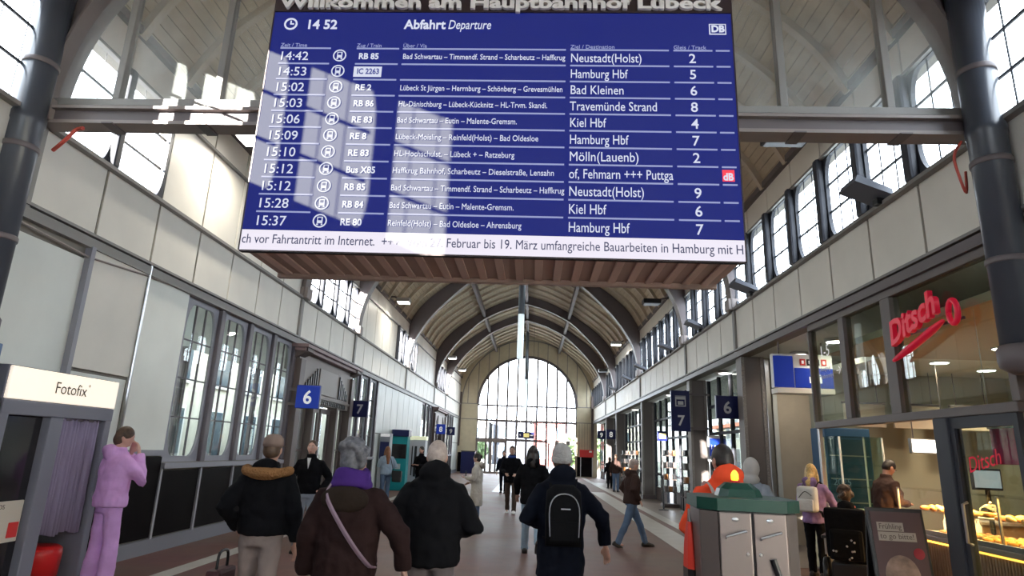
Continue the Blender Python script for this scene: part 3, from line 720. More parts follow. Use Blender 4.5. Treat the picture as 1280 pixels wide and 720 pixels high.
text('Fotofix', .17, 'wood_dark', pb, (.338, -.22, 2.04), (R(90), 0, R(90)), width=.46, depth=.001)
text('°', .10, 'wood_dark', pb, (.338, .26, 2.10), (R(90), 0, R(90)), depth=.001)
P(.10, .24, yb0+.10, -.17, .0, 1.80).build('machine_front', 'gloss_black', pb)
P(.24, .26, yb0+.14, -.20, .62, 1.0).build('notice', mat('notice', (.62, .55, .45), .6), pb)
text('FOTOS', .06, 'wood_dark', pb, (.262, -.62, .93), (R(90), 0, R(90)), depth=.001)
P(.255, .268, -.34, -.22, .66, .80).build('red_mark', 'red', pb)
cv = []; n = 60
for zz in (.62, 1.0, 1.4, 1.8):
    cv.append([Vector((.255+.025*math.sin(i*1.1)*(1.25-.25*zz)+.012*math.sin(i*.37), .03+.62*i/n, zz+(.02*math.sin(i*.2) if zz < .7 else 0))) for i in range(n+1)])
cm = MB(); v = [q for r_ in cv for q in r_]; cm.add(v, [(a*(n+1)+i, a*(n+1)+i+1, (a+1)*(n+1)+i+1, (a+1)*(n+1)+i) for a in range(3) for i in range(n)])
o = cm.build('curtain', mat('curtain', (.30, .25, .37), .8), pb, True); sm = o.modifiers.new('solid', 'SOLIDIFY'); sm.thickness = .006
MB().tube([(.255, .0, 1.79), (.255, .68, 1.79)], .012, 8).build('curtain_rail', 'alu', pb)
st = MB(); st.lathe([(.0, .50), (.16, .50), (.20, .47), (.205, .42), (.195, .20), (.05, .18)], (.10, .36, 0), 24); s_ = st.build('stool_seat', mat('stool_red', (.62, .02, .02), .35), pb, True)
MB().lathe([(.16, 0), (.16, .02), (.04, .05), (.035, .2)], (.10, .36, 0), 20).build('stool_stem', 'alu', pb, True)
P(-.26, .2, -.17, .68, 0, .06).build('floor_plate', 'wood_dark', pb)
# blue cabinet edge left of the booth
t = thing('info_column', 'blue information column at the far left edge before the photo booth', 'information column', (-5.12, 5.20, 0))
P(-.28, .25, -.28, .28, 0, 2.42).build('body', mat('col_blue', (.13, .21, .36), .5), t); P(.25, .27, -.22, .22, 1.0, 2.1, .005).build('poster', 'white', t); P(-.3, .27, -.3, .3, 0, .1).build('plinth', 'steel', t)
# ================================================================ NUMBER SIGNS
def sign(name, label, num, cx, y, z, w, h, m='sign_blue', lm='sign_white', group='platform number signs', fs=.62, arm=None):
    t = thing(name, label, 'sign', (cx, y, z), 0, group)
    MB().cbox(-w/2, w/2, 0, .09, -h/2, h/2, .012).build('box', m, t)
    MB().cbox(-w/2-.008, w/2+.008, .012, .10, -h/2-.008, h/2+.008, .01).build('casing', 'sign_navy', t)
    text(num, w*fs*1.25, lm, t, (0, -.003, -w*fs*.45 if h < w*1.3 else -h*.36), depth=.001, align='CENTER', bold=.008)
    if arm is not None: MB().box(min(0, arm), max(0, arm), .03, .07, h/2-.12, h/2-.06).build('arm', 'steel', t); MB().box(min(0, arm), max(0, arm), .03, .07, -h/2+.06, -h/2+.12).build('arm', 'steel', t)
    return t
sign('platform_sign', 'bright blue sign with white 6 on the left doorway', '6', -5.02, 13.9, 2.645, .53, .50, arm=-.45)
sign('platform_sign', 'dark blue sign with 7 on the far side of the left doorway', '7', -5.28, 19.2, 2.72, .50, .48, 'sign_navy', 'sign_grey', arm=-.25)
sign('platform_sign', 'dark blue sign with pale 6 beside the right hand pillar', '6', 4.40, 14.6, 2.81, .48, .50, 'sign_navy', 'sign_grey', arm=.68)
t7 = sign('platform_sign', 'tall dark blue sign with pictogram over 7 on the right', '7', 4.25, 18.5, 2.97, .52, 1.14, 'sign_navy', 'sign_grey', arm=.84)
MB().cbox(-.15, .15, -.004, 0, .12, .40, .004).build('pictogram', 'sign_grey', t7); MB().cbox(-.12, .12, -.008, 0, .15, .32, .004).build('pictogram_field', 'sign_navy', t7); MB().cbox(-.08, .08, -.012, 0, .17, .27, .004).build('pictogram', 'sign_grey', t7)
MB().box(-.15, .15, -.005, 0, .41, .425).build('pictogram', 'sign_grey', t7)
sign('platform_sign', 'small far bright blue sign with 8 on the left', '8', -5.05, 35.3, 2.68, .50, .52, arm=-.4)
sign('platform_sign', 'small far dark sign with 9 on the left', '9', -5.07, 39.9, 2.72, .48, .48, 'sign_navy', 'sign_grey', arm=-.4)
sign('platform_sign', 'far blue sign with 8 on the right, the nearer of the two', '8', 4.31, 35.3, 2.76, .50, .50, 'sign_navy', 'sign_white', arm=.78)
sign('platform_sign', 'farthest blue sign, with 9, beside the right end wall', '9', 4.28, 39.9, 2.85, .48, .50, 'sign_navy', 'sign_white', arm=.78)
t = thing('exit_sign', 'small dark hanging sign with yellow panel before the end window', 'sign', (-.42, 44, 2.75))
MB().cbox(-.55, .55, 0, .12, -.22, .22, .015).build('box', 'sign_navy', t); MB().cbox(-.16, .22, -.006, 0, -.13, .13, .004).build('panel', mat('sign_yellow', (.7, .6, .2), .5, emit=(.9, .75, .3), estr=.5), t)
text('9', .22, 'sign_white', t, (-.45, -.004, -.09), depth=.001); MB().box(.28, .48, -.004, 0, -.04, .04).build('mark', 'sign_white', t)
for x in (-.4, .4): MB().tube([(x, .06, .22), (x, .06, 7.62)], .012, 6).build('hanger', 'steel', t)
# information sign in the passage: blue panels with pictograms
t = thing('passage_sign', 'blue and white pictogram sign hanging in the beige passage', 'sign', (5.05, 12.0, 3.3))
MB().cbox(-.55, .55, 0, .14, -.30, .34, .012).build('box', 'white', t)
MB().cbox(-.545, -.18, -.012, 0, -.29, .30, .004).build('blue_panel', 'sign_blue', t); MB().cbox(-.16, .54, -.012, 0, -.29, .08, .004).build('blue_panel', 'sign_blue', t)
for i, mm in enumerate(('red', 'black', 'black', 'red')):
    MB().cbox(.0+i*.13-.05, .0+i*.13+.05, -.012, 0, .13, .25, .004).build('pictogram', mm, t); MB().cbox(i*.13-.02, i*.13+.02, -.016, 0, .16, .22, .003).build('pictogram_mark', 'sign_white', t)
for i in range(2):
    MB().cbox(.10+i*.14, .19+i*.14, -.016, 0, -.20, -.08, .003).build('pictogram', 'sign_white', t); MB().ell((.145+i*.14, -.016, -.05), .02, .004, .02, 10).build('pictogram', 'sign_white', t)
MB().cbox(-.5, .55, -.02, .30, -.40, -.30, .01).build('ledge', 'panel', t)
for x in (-.4, .4): MB().tube([(x, .07, .34), (x, .07, .58)], .015, 6).build('hanger', 'steel', t)
# wall posters right
t = thing('timetable_poster', 'blue and white timetable panel on the glazed doors below the sign 6', 'poster', (4.98, 17.6, 1.9))
MB().cbox(-.25, .25, 0, .05, -.30, .38, .01).build('board', 'grey', t); MB().cbox(-.2, .2, -.01, 0, -.16, .30, .003).build('blue_print', 'sign_blue', t)
text('I N D', .16, 'sign_white', t, (-.17, -.014, .02), depth=.001)
t = thing('red_sign', 'red rectangular notice at the right of the end wall', 'sign', (4.0, 47.3, 1.70))
MB().cbox(-.50, .50, 0, .08, -.26, .26, .01).build('board', 'red', t); MB().cbox(.18, .38, -.006, 0, .08, .2, .003).build('print', 'white', t)
for x in (-.42, .42): MB().box(x-.02, x+.02, .02, .06, -1.70, -.26).build('leg', 'alu', t)
# ================================================================ LAMPS
def eave_lamp(x, y, z, s, label, lit=True, w=.5):
    t = thing('eave_lamp', label, 'lamp', (x, y, z), 0, 'floodlights along the eaves')
    MB().cbox(-w/2, w/2, -.22, .22, -.06, .10, .03).build('housing', 'alu' if lit else 'black', t)
    MB().cbox(-w/2+.04, w/2-.04, -.19, .19, -.075, -.055, .008).build('lens', 'lamp' if lit else 'grey', t)
    MB().tube([(s*w*.35, 0, .08), (s*(w*.5+.1), 0, .16), (s*(w*.5+.28), 0, .16)], .03, 8).build('bracket', 'steel', t)
    if lit:
        l = bpy.data.lights.new('lamp_light', 'AREA'); l.shape = 'RECTANGLE'; l.size = w-.1; l.size_y = .36; l.energy = 120; l.color = (1, .93, .80)
        lo = bpy.data.objects.new('lamp_light', l); COL.objects.link(lo); lo.parent = t; lo.location = (0, 0, -.1); lo.rotation_euler = (0, R(s*25), 0)
eave_lamp(-4.95, 9.6, 6.72, -1, 'bright floodlight on the left eave peeping past the board')
eave_lamp(-4.95, 22.7, 6.95, -1, 'lit floodlight on the left eave below the board')
eave_lamp(-4.95, 37.6, 7.0, -1, 'far lit floodlight on the left eave before the end wall')
eave_lamp(-4.95, 43.2, 6.98, -1, 'farthest lit floodlight on the left eave')
eave_lamp(4.0, 30.6, 6.95, 1, 'lit floodlight on the right eave under the vault')
eave_lamp(3.95, 21.0, 6.75, 1, 'dark unlit floodlight on the right eave right of the arch', False, .6)
eave_lamp(3.95, 36.0, 6.3, 1, 'small dark unlit floodlight far on the right eave', False)
eave_lamp(3.95, 9.3, 6.70, 1, 'grey flat floodlight on the right eave beside the board', False, .7)
LED_Y = [7.87, 12.81, 16.85, 20.6, 25.6, 29.4, 34.4]
for y, q in zip(LED_Y, ('nearest, under the near right windows', 'second from the near right column', 'third from the near right column', 'fourth from the near right column', 'fifth from the near right column', 'sixth from the near right column', 'farthest of the row')):
    t = thing('ledge_light', 'grey wedge uplight on the right window ledge, '+q, 'lamp', (XR-.03, y, ZT), 0, 'wedge uplights on the right window ledge')
    MB().poly([(-.46, -.22, .20), (0, -.22, .02), (0, -.22, .10), (-.42, -.22, .29)], (0, .44, 0)).build('body', mat('uplight', (.12, .13, .16), .4), t)
    MB().poly([(-.40, -.18, .288), (-.06, -.18, .128), (-.06, -.18, .14), (-.40, -.18, .30)], (0, .36, 0)).build('lens', 'glass_lower', t)
    MB().cbox(-.12, .0, -.06, .06, -.04, .05, .01).build('bracket', 'black', t)
for y, z0, z1, l in ((18.9, 4.36, 5.75, 'long pendant tube lamp hanging in the middle, nearer one'), (39.96, 4.1, 6.1, 'thin far pendant tube lamp before the end window')):
    t = thing('pendant_tube', l, 'lamp', (-.43 if y < 20 else -.47, y, z0), 0, 'pendant tube lamps')
    MB().lathe([(.05, 0), (.095, .03), (.095, z1-z0)], n=20).build('diffuser', mat('tube_lit', (.8, .85, .85), .4, emit=(.8, .95, 1), estr=.55), t, True)
    MB().lathe([(.10, z1-z0), (.10, z1-z0+3.0), (.03, z1-z0+3.1)], n=20).build('body', mat('tube_grey', (.22, .26, .31), .3, metal=.5), t, True)
    MB().tube([(0, 0, z1-z0+3.1), (0, 0, 9.95-z0)], .012, 6).build('cable', 'steel', t)
# red cable at the left column and at the right one
o = MB().tube(spline([(-5.36, 6.06, 4.66), (-5.2, 6.0, 4.75), (-5.1, 6.0, 4.88), (-5.0, 5.97, 4.885)], 4), .022, 6).build('red_cable', mat('cable_red', (.5, .08, .06), .5)); tag(o, 'red cable hanging at the beam end by the left column', 'cable')
o = MB().tube(spline([(4.28, 5.98, 4.88), (4.2, 6.0, 4.72), (4.22, 6.0, 4.5), (4.3, 6.05, 4.35), (4.36, 6.1, 4.6)], 4), .014, 6).build('red_cable', 'cable_red'); tag(o, 'thin red cable looping at the beam end by the right column', 'cable')
# ================================================================ LITTER BIN STATION
mat('bin_green', (.006, .05, .036), .4)
bn = thing('recycling_bin', 'octagonal stainless recycling bin with green rim at the lower right', 'litter bin', (1.44, 4.60, 0), R(-4))
def octo(w, d, c): return [(-w+c, -d), (w-c, -d), (w, -d+c), (w, d-c), (w-c, d), (-w+c, d), (-w, d-c), (-w, -d+c)]
def octp(m, w, d, c, z0, z1): return m.rings([[Vector((x, y, z)) for x, y in octo(w, d, c)] for z in (z0, z1)])
octp(MB(), .30, .28, .10, .10, 1.33).build('body', mat('bin_core', (.05, .045, .045), .5), bn)
octp(MB(), .28, .26, .10, 0, .10).build('plinth', 'black', bn)
rim = MB(); octp(rim, .325, .305, .11, 1.335, 1.41); rim.build('rim', 'bin_green', bn)
for x0, x1 in ((-.205, -.008), (.008, .205)):
    dr = MB().cbox(x0, x1, -.298, -.278, .12, 1.325, .006).build('door', 'stainless', bn)
    xm = (x0+x1)/2
    MB().tube([(xm-.06, -.298, 1.17), (xm-.065, -.325, 1.18), (xm+.06, -.325, 1.22), (xm+.065, -.298, 1.215)], .007, 8).build('handle', 'alu', dr)
    MB().ell((xm, -.298, 1.285), .022, .006, .014, 10).build('badge', 'alu', dr)
    MB().ell((x1-.03 if x0 < 0 else x0+.03, -.298, 1.08), .012, .006, .012, 8).build('lock', 'alu', dr)
for s in (-1, 1):
    M = Matrix.Translation((s*.25, -.23, 0)) @ Matrix.Rotation(R(s*45), 4, 'Z')
    MB().cbox(-.065, .065, -.012, .012, .12, 1.325, .004, M).build('corner_panel', 'stainless', bn)
    MB().cbox(s*.30-.008, s*.30+.008, -.18, .18, .12, 1.325, .004).build('side_panel', 'stainless', bn)
MB().tube(spline([(.11, -.305, 1.06), (.13, -.31, .99), (.165, -.315, .88)], 3), [.02]*7, 8).build('grip', 'black', bn)
MB().tube(spline([(.165, -.315, .88), (.19, -.315, .81), (.18, -.315, .72), (.13, -.315, .70), (.10, -.315, .74)], 3), .008, 6).build('wire_hook', 'alu', bn)
MB().cbox(.155, .18, -.325, -.302, .86, .90, .004).build('red_collar', 'red', bn)
hood = MB().rings([[Vector((x*k, y*k+.05, z)) for x, y in octo(.27, .22, .1)] for k, z in ((.55, 1.41), (.48, 1.46), (.3, 1.50))]); hood.build('lid', 'bin_green', bn)
MB().lathe([(.02, 1.515), (.026, 1.525), (.026, 1.555), (.015, 1.577), (.003, 1.585)], (-.02, .03, 0), 16).build('amber_lamp', mat('amber', (.9, .4, .05), .3, emit=(1, .38, .02), estr=3), bn, True)
MB().lathe([(.036, 1.495), (.036, 1.515)], (-.02, .03, 0), 16).build('lamp_base', 'red', bn)
t = thing('red_bag', 'red and black bag hanging at the left side of the recycling bin', 'bag', (1.125, 4.75, 0.72))
MB().rings([[Vector((a*k, b*k, z)) for a, b in octo(.035, .10, .03)] for k, z in ((.5, 0), (1, .08), (1, .2))]).build('lower_part', 'black', t); MB().rings([[Vector((a*k, b*k, z)) for a, b in octo(.034, .098, .03)] for k, z in ((1, .2), (.8, .36), (.4, .5))]).build('upper_part', mat('bag_red', (.7, .04, .02), .5), t)
MB().tube([(0, -.03, .48), (0, 0, .58), (0, .03, .48)], .008, 6).build('strap', 'alu', t)
t = thing('bin_side_locker', 'low steel locker beside the foot of the recycling bin', 'locker', (1.06, 4.80, 0)); MB().cbox(-.07, .07, -.12, .12, 0, .68, .01).build('body', 'stainless', t); MB().cbox(.0, .05, -.13, -.12, .40, .62, .004).build('label_plate', 'white', t); MB().cbox(-.075, .075, -.125, .125, .68, .70, .006).build('lid', 'alu', t)
# ================================================================ BAKERY (right)
ys0, ys1 = 6.2, 10.55
sf = thing('bakery_storefront', 'glazed bakery shop front with dark frame on the right', 'shop front', (XR+.05, ys0, 0))
Ls = ys1-ys0
for z0, z1 in ((2.20, 2.30), (3.78, 3.90)): MB().cbox(-.05, .08, 0, Ls, z0, z1, .01).build('transom', 'greybrown', sf)
for y, w in ((0, .10), (2.0, .22), (3.22, .16), (Ls, .05)): MB().cbox(-.05, .08, y-w/2, y+w/2, 2.30, 3.78, .008).build('mullion', 'greybrown', sf)
for a, b in ((.06, 1.88), (2.12, 3.13), (3.31, Ls-.03)): MB().box(0, .008, a, b, 2.30, 3.78).build('pane', 'glass_shop', sf)
MB().cbox(-.06, .10, 1.05, 1.30, 0, 2.20, .015).build('door_post', 'post', sf)
MB().cbox(-.02, .04, Ls-.04, Ls+.02, 0, 2.20, .008).build('edge_post', 'alu', sf)
MB().box(-.035, -.02, Ls-.02, Ls+.0, 2.25, 2.85).build('edge_light', mat('edge_lit', (.9, .9, .8), .4, emit=(1, .95, .8), estr=1.2), sf)
dl = MB(); dl.box(-.03, .03, .05, .12, 0, 2.2); dl.box(-.03, .03, .98, 1.06, 0, 2.2); dl.box(-.03, .03, .12, .98, 2.08, 2.2); dl.box(-.03, .03, .12, .98, 0, .15)
d_ = dl.build('door_leaf', 'post', sf); MB().box(-.004, .004, .12, .98, .15, 2.08).build('pane', 'glass_shop', d_); MB().tube([(-.03, .93, .9), (-.08, .93, .92), (-.08, .93, 1.3), (-.03, .93, 1.32)], .015, 8).build('handle', 'alu', d_)
text('Ditsch', .22, mat('sign_red', (.75, .01, .05), .4, emit=(.8, .01, .05), estr=.12).name, d_, (-.012, .86, 1.62), (R(90), R(-12), R(-90)), depth=.001, shear=.3, width=.5)
text('1-5', .26, 'sign_white', sf, (-.012, Ls-.30, 3.30), (R(90), 0, R(-90)), depth=.001)
text('Ausgang', .10, 'sign_grey', sf, (-.012, Ls-.28, 3.08), (R(90), 0, R(-90)), depth=.001); text('Bahnsteige', .10, 'sign_grey', sf, (-.012, Ls-.28, 2.96), (R(90), 0, R(-90)), depth=.001)
text('→', .2, 'sign_white', sf, (-.012, Ls-.78, 2.97), (R(90), 0, R(-90)), depth=.001)
# red script sign
js = thing('bakery_sign', 'red script lettering sign with underline swash on the bakery glass', 'sign', (XR-.02, 7.42, 3.10))
text('Ditsch', .40, 'sign_red', js, (-.03, .60, .02), (R(90), R(-14), R(-90)), depth=.03, shear=.30, width=1.0, bold=.012)
MB().tube(spline([(-.03, .62, -.16), (-.03, .2, -.05), (-.03, -.2, .07), (-.03, -.42, .14)], 5), [.02, .03, .035, .04, .045, .045, .045, .045, .045, .045, .045, .04, .035, .03, .025, .02], 8).build('swash', 'sign_red', js, True)
MB().tube([(-.03, -.60+.075*math.cos(R(a)), .20+.13*math.sin(R(a))) for a in range(0, 361, 24)], .03, 8).build('drop', 'sign_red', js, True)
MB().box(-.0, .02, -.7, .6, .10, .13).build('carrier', 'steel', js)
# shop room
struct(MB().box(5.75, 10.3, 10.6, 12.9, 3.40, 3.50).build('ceiling_shop_rear', 'panel'))
struct(MB().box(XR+.25, 10.3, 5.6, 10.6, 3.40, 3.50).build('ceiling_shop', mat('shop_ceiling', (.48, .41, .33), .7)))
struct(MB().box(5.5, 10.3, 12.7, 12.9, 0, 3.4).build('wall_shop_far', mat('shop_wall', (.34, .33, .25), .6)))
struct(MB().box(9.2, 9.3, 5.6, 12.7, 0, 3.4).build('wall_shop_side', 'shop_wall'))
struct(MB().box(XR+.25, 10.3, 5.4, 5.6, 0, 3.88).build('wall_shop_near', 'shop_wall'))
DLQ = ((6.84, 9.38), (6.86, 10.9), (8.1, 11.6), (5.9, 7.6), (7.4, 7.8), (5.6, 9.9))
for (x, y), q in zip(DLQ, ('over the middle of the bakery', 'over the bakery till', 'at the back corner of the bakery', 'just inside the bakery glass door', 'over the bakery bread shelves', 'over the bakery entrance')):
    t = thing('downlight', 'round recessed ceiling downlight '+q, 'lamp', (x, y, 3.40), 0, 'bakery downlights')
    MB().lathe([(.15, -.02), (.15, .0), (.12, .0)], n=24).build('ring', 'white', t); MB().lathe([(.135, -.024), (.02, -.03)], n=24).build('lens', 'lamp', t)
    l = bpy.data.lights.new('downlight_light', 'SPOT'); l.energy = 190; l.spot_size = R(130); l.spot_blend = .8; l.color = (1, .80, .55); l.shadow_soft_size = .1
    lo = bpy.data.objects.new('downlight_light', l); COL.objects.link(lo); lo.parent = t; lo.location = (0, 0, -.05)
# counter
ct = thing('bakery_counter', 'ribbed bakery counter with warm light strip and glass pastry display', 'counter', (5.3, 5.75, 0))
LC = 4.0
MB().cbox(.05, .75, 0, LC, 0, .74, .01).build('body', mat('counter_wood', (.28, .17, .11), .5), ct)
for i in range(79): 
    y = .02+i*.05; MB().cbox(.02, .055, y, y+.034, .02, .70, .008).build('rib', 'counter_wood', ct)
MB().box(.0, .02, 0, LC, .705, .725).build('light_strip', mat('strip_yellow', (1, .7, .2), .5, emit=(1, .55, .08), estr=2.2), ct)
MB().cbox(-.04, .78, -.02, LC+.02, .74, .80, .012).build('worktop', mat('counter_top', (.34, .29, .27), .4), ct)
MB().cbox(-.02, .0, 0, LC, .80, .86, .004).build('front_rail', 'alu', ct)
MB().box(.0, .012, 0, LC, .86, 1.36).build('front_pane', 'glass', ct); MB().box(.0, .45, 0, LC, 1.36, 1.372).build('top_pane', 'glass', ct); MB().box(.14, .5, 0, LC, 1.075, 1.087).build('shelf', 'glass', ct)
for y in (0, LC/2, LC): MB().cbox(-.006, .02, y-.012, y+.012, .80, 1.37, .004).build('bracket', 'alu', ct)
for y in (.6, 1.7, 2.7, 3.5):
    l = bpy.data.lights.new('display_light', 'AREA'); l.shape = 'RECTANGLE'; l.size = .3; l.size_y = .9; l.energy = 40; l.color = (1, .58, .18)
    lo = bpy.data.objects.new('display_light', l); COL.objects.link(lo); lo.parent = ct; lo.location = (.3, y, 1.35)
mat('bun', (.70, .30, .04), .5, noise=.35, nscale=14, bump=.3); mat('bun_pale', (.75, .48, .18), .5, noise=.3, nscale=16, bump=.3); mat('bun_dark', (.33, .13, .04), .5, noise=.3, nscale=14)
def bun_mesh(kind):
    m = MB()
    if kind == 0: m.ell((0, 0, .035), .06, .05, .038, 12)
    elif kind == 1: m.tube(spline([(-.07, -.02, .03), (-.04, .02, .035), (0, .035, .04), (.04, .02, .035), (.07, -.02, .03)], 3), [.012, .018, .024, .03, .034, .036, .038, .036, .034, .03, .024, .018, .012], 10)
    else: m.ell((0, 0, .03), .085, .042, .034, 12)
    return m.mesh('pastry', ('bun', 'bun_pale', 'bun_dark')[kind], True)
BUN = [bun_mesh(k) for k in range(3)]; BN = ('round golden bread roll', 'pale curved croissant', 'dark oval bread loaf')
tray = thing('bread_tray', 'tray bed inside the bakery display', 'tray', (5.62, 7.5, .80)); MB().cbox(-.28, .30, -1.7, 1.7, 0, .02, .005).build('base', 'alu', tray)
for i in range(16):
    for j in range(5):
        k = (i//3+j//3) % 3; x = 5.40+j*.105+random.uniform(-.012, .012); y = 5.95+i*.20+random.uniform(-.02, .02)
        o = link('pastry', BUN[k], None, (x, y, .82+(.0)), (0, 0, random.uniform(0, 3))); tag(o, BN[k]+' on the tray of the bakery counter', 'pastry', 'pastries on the bakery counter, '+BN[k])
for i in range(18):
    for j in range(3):
        y = 5.9+i*.21+random.uniform(-.02, .02)
        if 8.1 < y < 8.5: continue
        k = (i//2+j) % 3; x = 5.49+j*.115+random.uniform(-.01, .01)
        o = link('pastry', BUN[k], None, (x, y, 1.087), (0, 0, random.uniform(0, 3))); tag(o, BN[k]+' on the upper glass shelf of the bakery counter', 'pastry', 'pastries on the upper bakery shelf, '+BN[k])
# till, screen, cloche, boxes on the rear counter
rc = thing('rear_counter', 'rear bakery work counter with shelves behind the till', 'counter', (7.2, 9.9, 0)); MB().cbox(-.9, .9, -.35, .35, 0, .92, .01).build('body', 'counter_wood', rc); MB().cbox(-.95, .95, -.4, .4, .92, .96, .01).build('worktop', 'counter_top', rc)
t = thing('till_screen', 'till monitor on a black post behind the bakery display', 'monitor', (6.06, 9.0, .80))
MB().tube([(0, 0, 0), (0, 0, .72)], .03, 10).build('post', 'black', t); MB().cbox(-.10, .10, -.08, .08, 0, .02, .006).build('foot', 'black', t)
MB().cbox(-.19, .19, -.03, .02, .60, .88, .01).build('case', 'black', t); MB().box(-.17, .17, -.034, -.03, .63, .85).build('display', mat('till_lit', (.2, .25, .3), .3, emit=(.30, .42, .55), estr=.45), t)
t = thing('glass_cloche', 'glass dome cloche with cake on the bakery display', 'cake dome', (5.60, 8.30, 1.087)); MB().lathe([(.14, 0), (.14, .012), (.02, .013)], n=24).build('plate', 'alu', t, True); MB().lathe([(.13, .013), (.13, .06), (.11, .12), (.06, .16), (.015, .175)], n=24).build('dome', 'glass_lower', t, True); MB().lathe([(.012, .172), (.016, .19), (.004, .2)], n=12).build('knob', 'alu', t, True); MB().lathe([(.09, .014), (.09, .06), (.08, .07), (.0, .072)], n=20).build('cake', 'bun_dark', t, True)
for i in range(7):
    y = 8.8+i*.11
    t = thing('bottle', 'small bright bottle near the till, number %s from the door' % ('one', 'two', 'three', 'four', 'five', 'six', 'seven')[i], 'bottle', (5.75+.03*(i % 2), y, .80), 0, 'bottles beside the till'); t['label'] = 'small pale bottle in the bottle row beside the bakery till'
    MB().lathe([(.03, 0), (.033, .02), (.033, .15), (.014, .19), (.013, .22)], n=14).build('body', mat('bottle_glow', (.8, .75, .6), .2, emit=(1, .85, .6), estr=.5), t, True); MB().lathe([(.015, .22), (.015, .245), (.005, .247)], n=12).build('cap', 'white', t, True)  # bottles are no lamps; their brightness is painted as emission
# wall lamp and boards at the back wall
t = thing('menu_light_box', 'bright white light box over the bakery till', 'light box', (6.55, 10.9, 2.0)); MB().cbox(-.32, .32, 0, .08, -.12, .12, .01).build('case', 'alu', t); MB().box(-.30, .30, -.006, 0, -.10, .10).build('face', mat('lightbox', (1, 1, 1), .5, emit=(1, .95, .85), estr=3), t)
for x in (-.25, .25): MB().tube([(x, .04, .12), (x, .04, 1.4)], .01, 6).build('hanger', 'steel', t)
for i, (x, w, l) in enumerate(((6.2, .75, 'left'), (7.15, .85, 'middle'), (8.15, .75, 'right'))):
    t = thing('menu_board', 'pale menu board hanging in the bakery, %s one of three' % l, 'board', (x, 12.2, 2.55), 0, 'menu boards in the bakery'); MB().cbox(-w/2, w/2, 0, .04, -.2, .22, .008).build('panel', mat('menu_pale', (.55, .47, .36), .6), t); MB().cbox(-w/2-.02, w/2+.02, -.01, .05, .22, .26, .006).build('frame', 'steel', t)
    for x2 in (-w*.35, w*.35): MB().tube([(x2, .02, .26), (x2, .02, .85)], .008, 6).build('hanger', 'steel', t)
sh = thing('bread_shelf', 'wooden bread shelf along the back wall of the bakery', 'shelf', (8.75, 8.6, 0))
for z in (.5, 1.0, 1.5, 2.0): MB().cbox(-.2, .4, -2.2, 2.2, z, z+.03, .005).build('board', 'counter_wood', sh)
for y in (-2.2, -.73, .73, 2.2): MB().cbox(-.2, .4, y-.02, y+.02, 0, 2.1, .005).build('upright', 'counter_wood', sh)
for i in range(4):
    for j in range(9):
        o = link('bread', BUN[(i+j) % 3], None, (8.66, 6.6+j*.5, .54+.5*i), (0, 0, 1.57)); o.scale = (2.1, 2.1, 2.1); tag(o, ('golden round loaf', 'pale long loaf', 'dark brown loaf')[(i+j) % 3]+' on the bakery back shelf, %s board' % ('lowest', 'second', 'third', 'top')[i], 'bread', '%s on the %s bakery shelf board' % (('golden loaves', 'pale loaves', 'dark loaves')[(i+j) % 3], ('lowest', 'second', 'third', 'top')[i]))
# drinks fridge and glass vitrine by the passage
fr = thing('drinks_fridge', 'blue drinks fridge behind glass at the bakery entrance', 'fridge', (5.75, 12.2, 0)); MB().cbox(-.45, .35, -.3, .3, 0, 2.3, .02).build('body', mat('fridge_blue', (.03, .10, .20), .4), fr); MB().box(-.42, .32, -.315, -.30, .4, 2.1).build('door_pane', 'glass_shop', fr)
for z in (.6, 1.0, 1.4, 1.8): MB().box(-.40, .30, -.305, -.30, z, z+.02).build('shelf', 'alu', fr)
text('2025', .16, mat('fridge_print', (.2, .35, .5), .5).name, fr, (-.38, -.318, 1.30), depth=.001)
vt = thing('glass_vitrine', 'tall glass vitrine with lit edges beside the bakery entrance', 'vitrine', (5.38, 11.1, 0))
MB().cbox(-.35, .35, -.3, .3, 0, .95, .01).build('base', mat('vitrine_cream', (.62, .58, .42), .5), vt)
for x, y in ((-.34, -.29), (.34, -.29), (.34, .29), (-.34, .29)): MB().box(x-.012, x+.012, y-.012, y+.012, .95, 2.1).build('edge', mat('edge_pale', (.8, .82, .75), .3), vt)
for x0, x1, a, b in ((-.34, .34, -.295, -.288), (-.345, -.338, -.29, .29), (.338, .345, -.29, .29)): MB().box(x0, x1, a, b, .95, 2.1).build('pane', 'glass_shop', vt)
for z in (1.3, 1.65, 2.1): MB().box(-.34, .34, -.285, .285, z, z+.012).build('shelf', 'glass_lower', vt)
t = thing('cream_crate', 'cream coloured low cabinet behind the wheelchair at the bakery entrance', 'cabinet', (4.78, 11.10, 0)); MB().cbox(-.13, .20, -.2, .2, .05, .95, .015).build('body', 'vitrine_cream', t); MB().cbox(-.15, .22, -.22, .22, .95, .99, .01).build('top', 'white', t); MB().cbox(-.12, .19, -.21, -.2, .1, .9, .005).build('door', 'white', t)
t = thing('pink_banner', 'pink hanging banner strip inside the bakery glass door', 'banner', (4.95, 6.75, 1.72)); MB().cbox(-.01, .01, -.42, .42, 0, .38, .006).build('cloth', mat('banner_pink', (.55, .03, .14), .6), t); MB().tube([(0, -.45, .38), (0, .45, .38)], .015, 8).build('rod', 'alu', t)
for yy in (-.4, .4): MB().tube([(0, yy, .38), (0, yy, 1.68)], .005, 6).build('cord', 'alu', t)
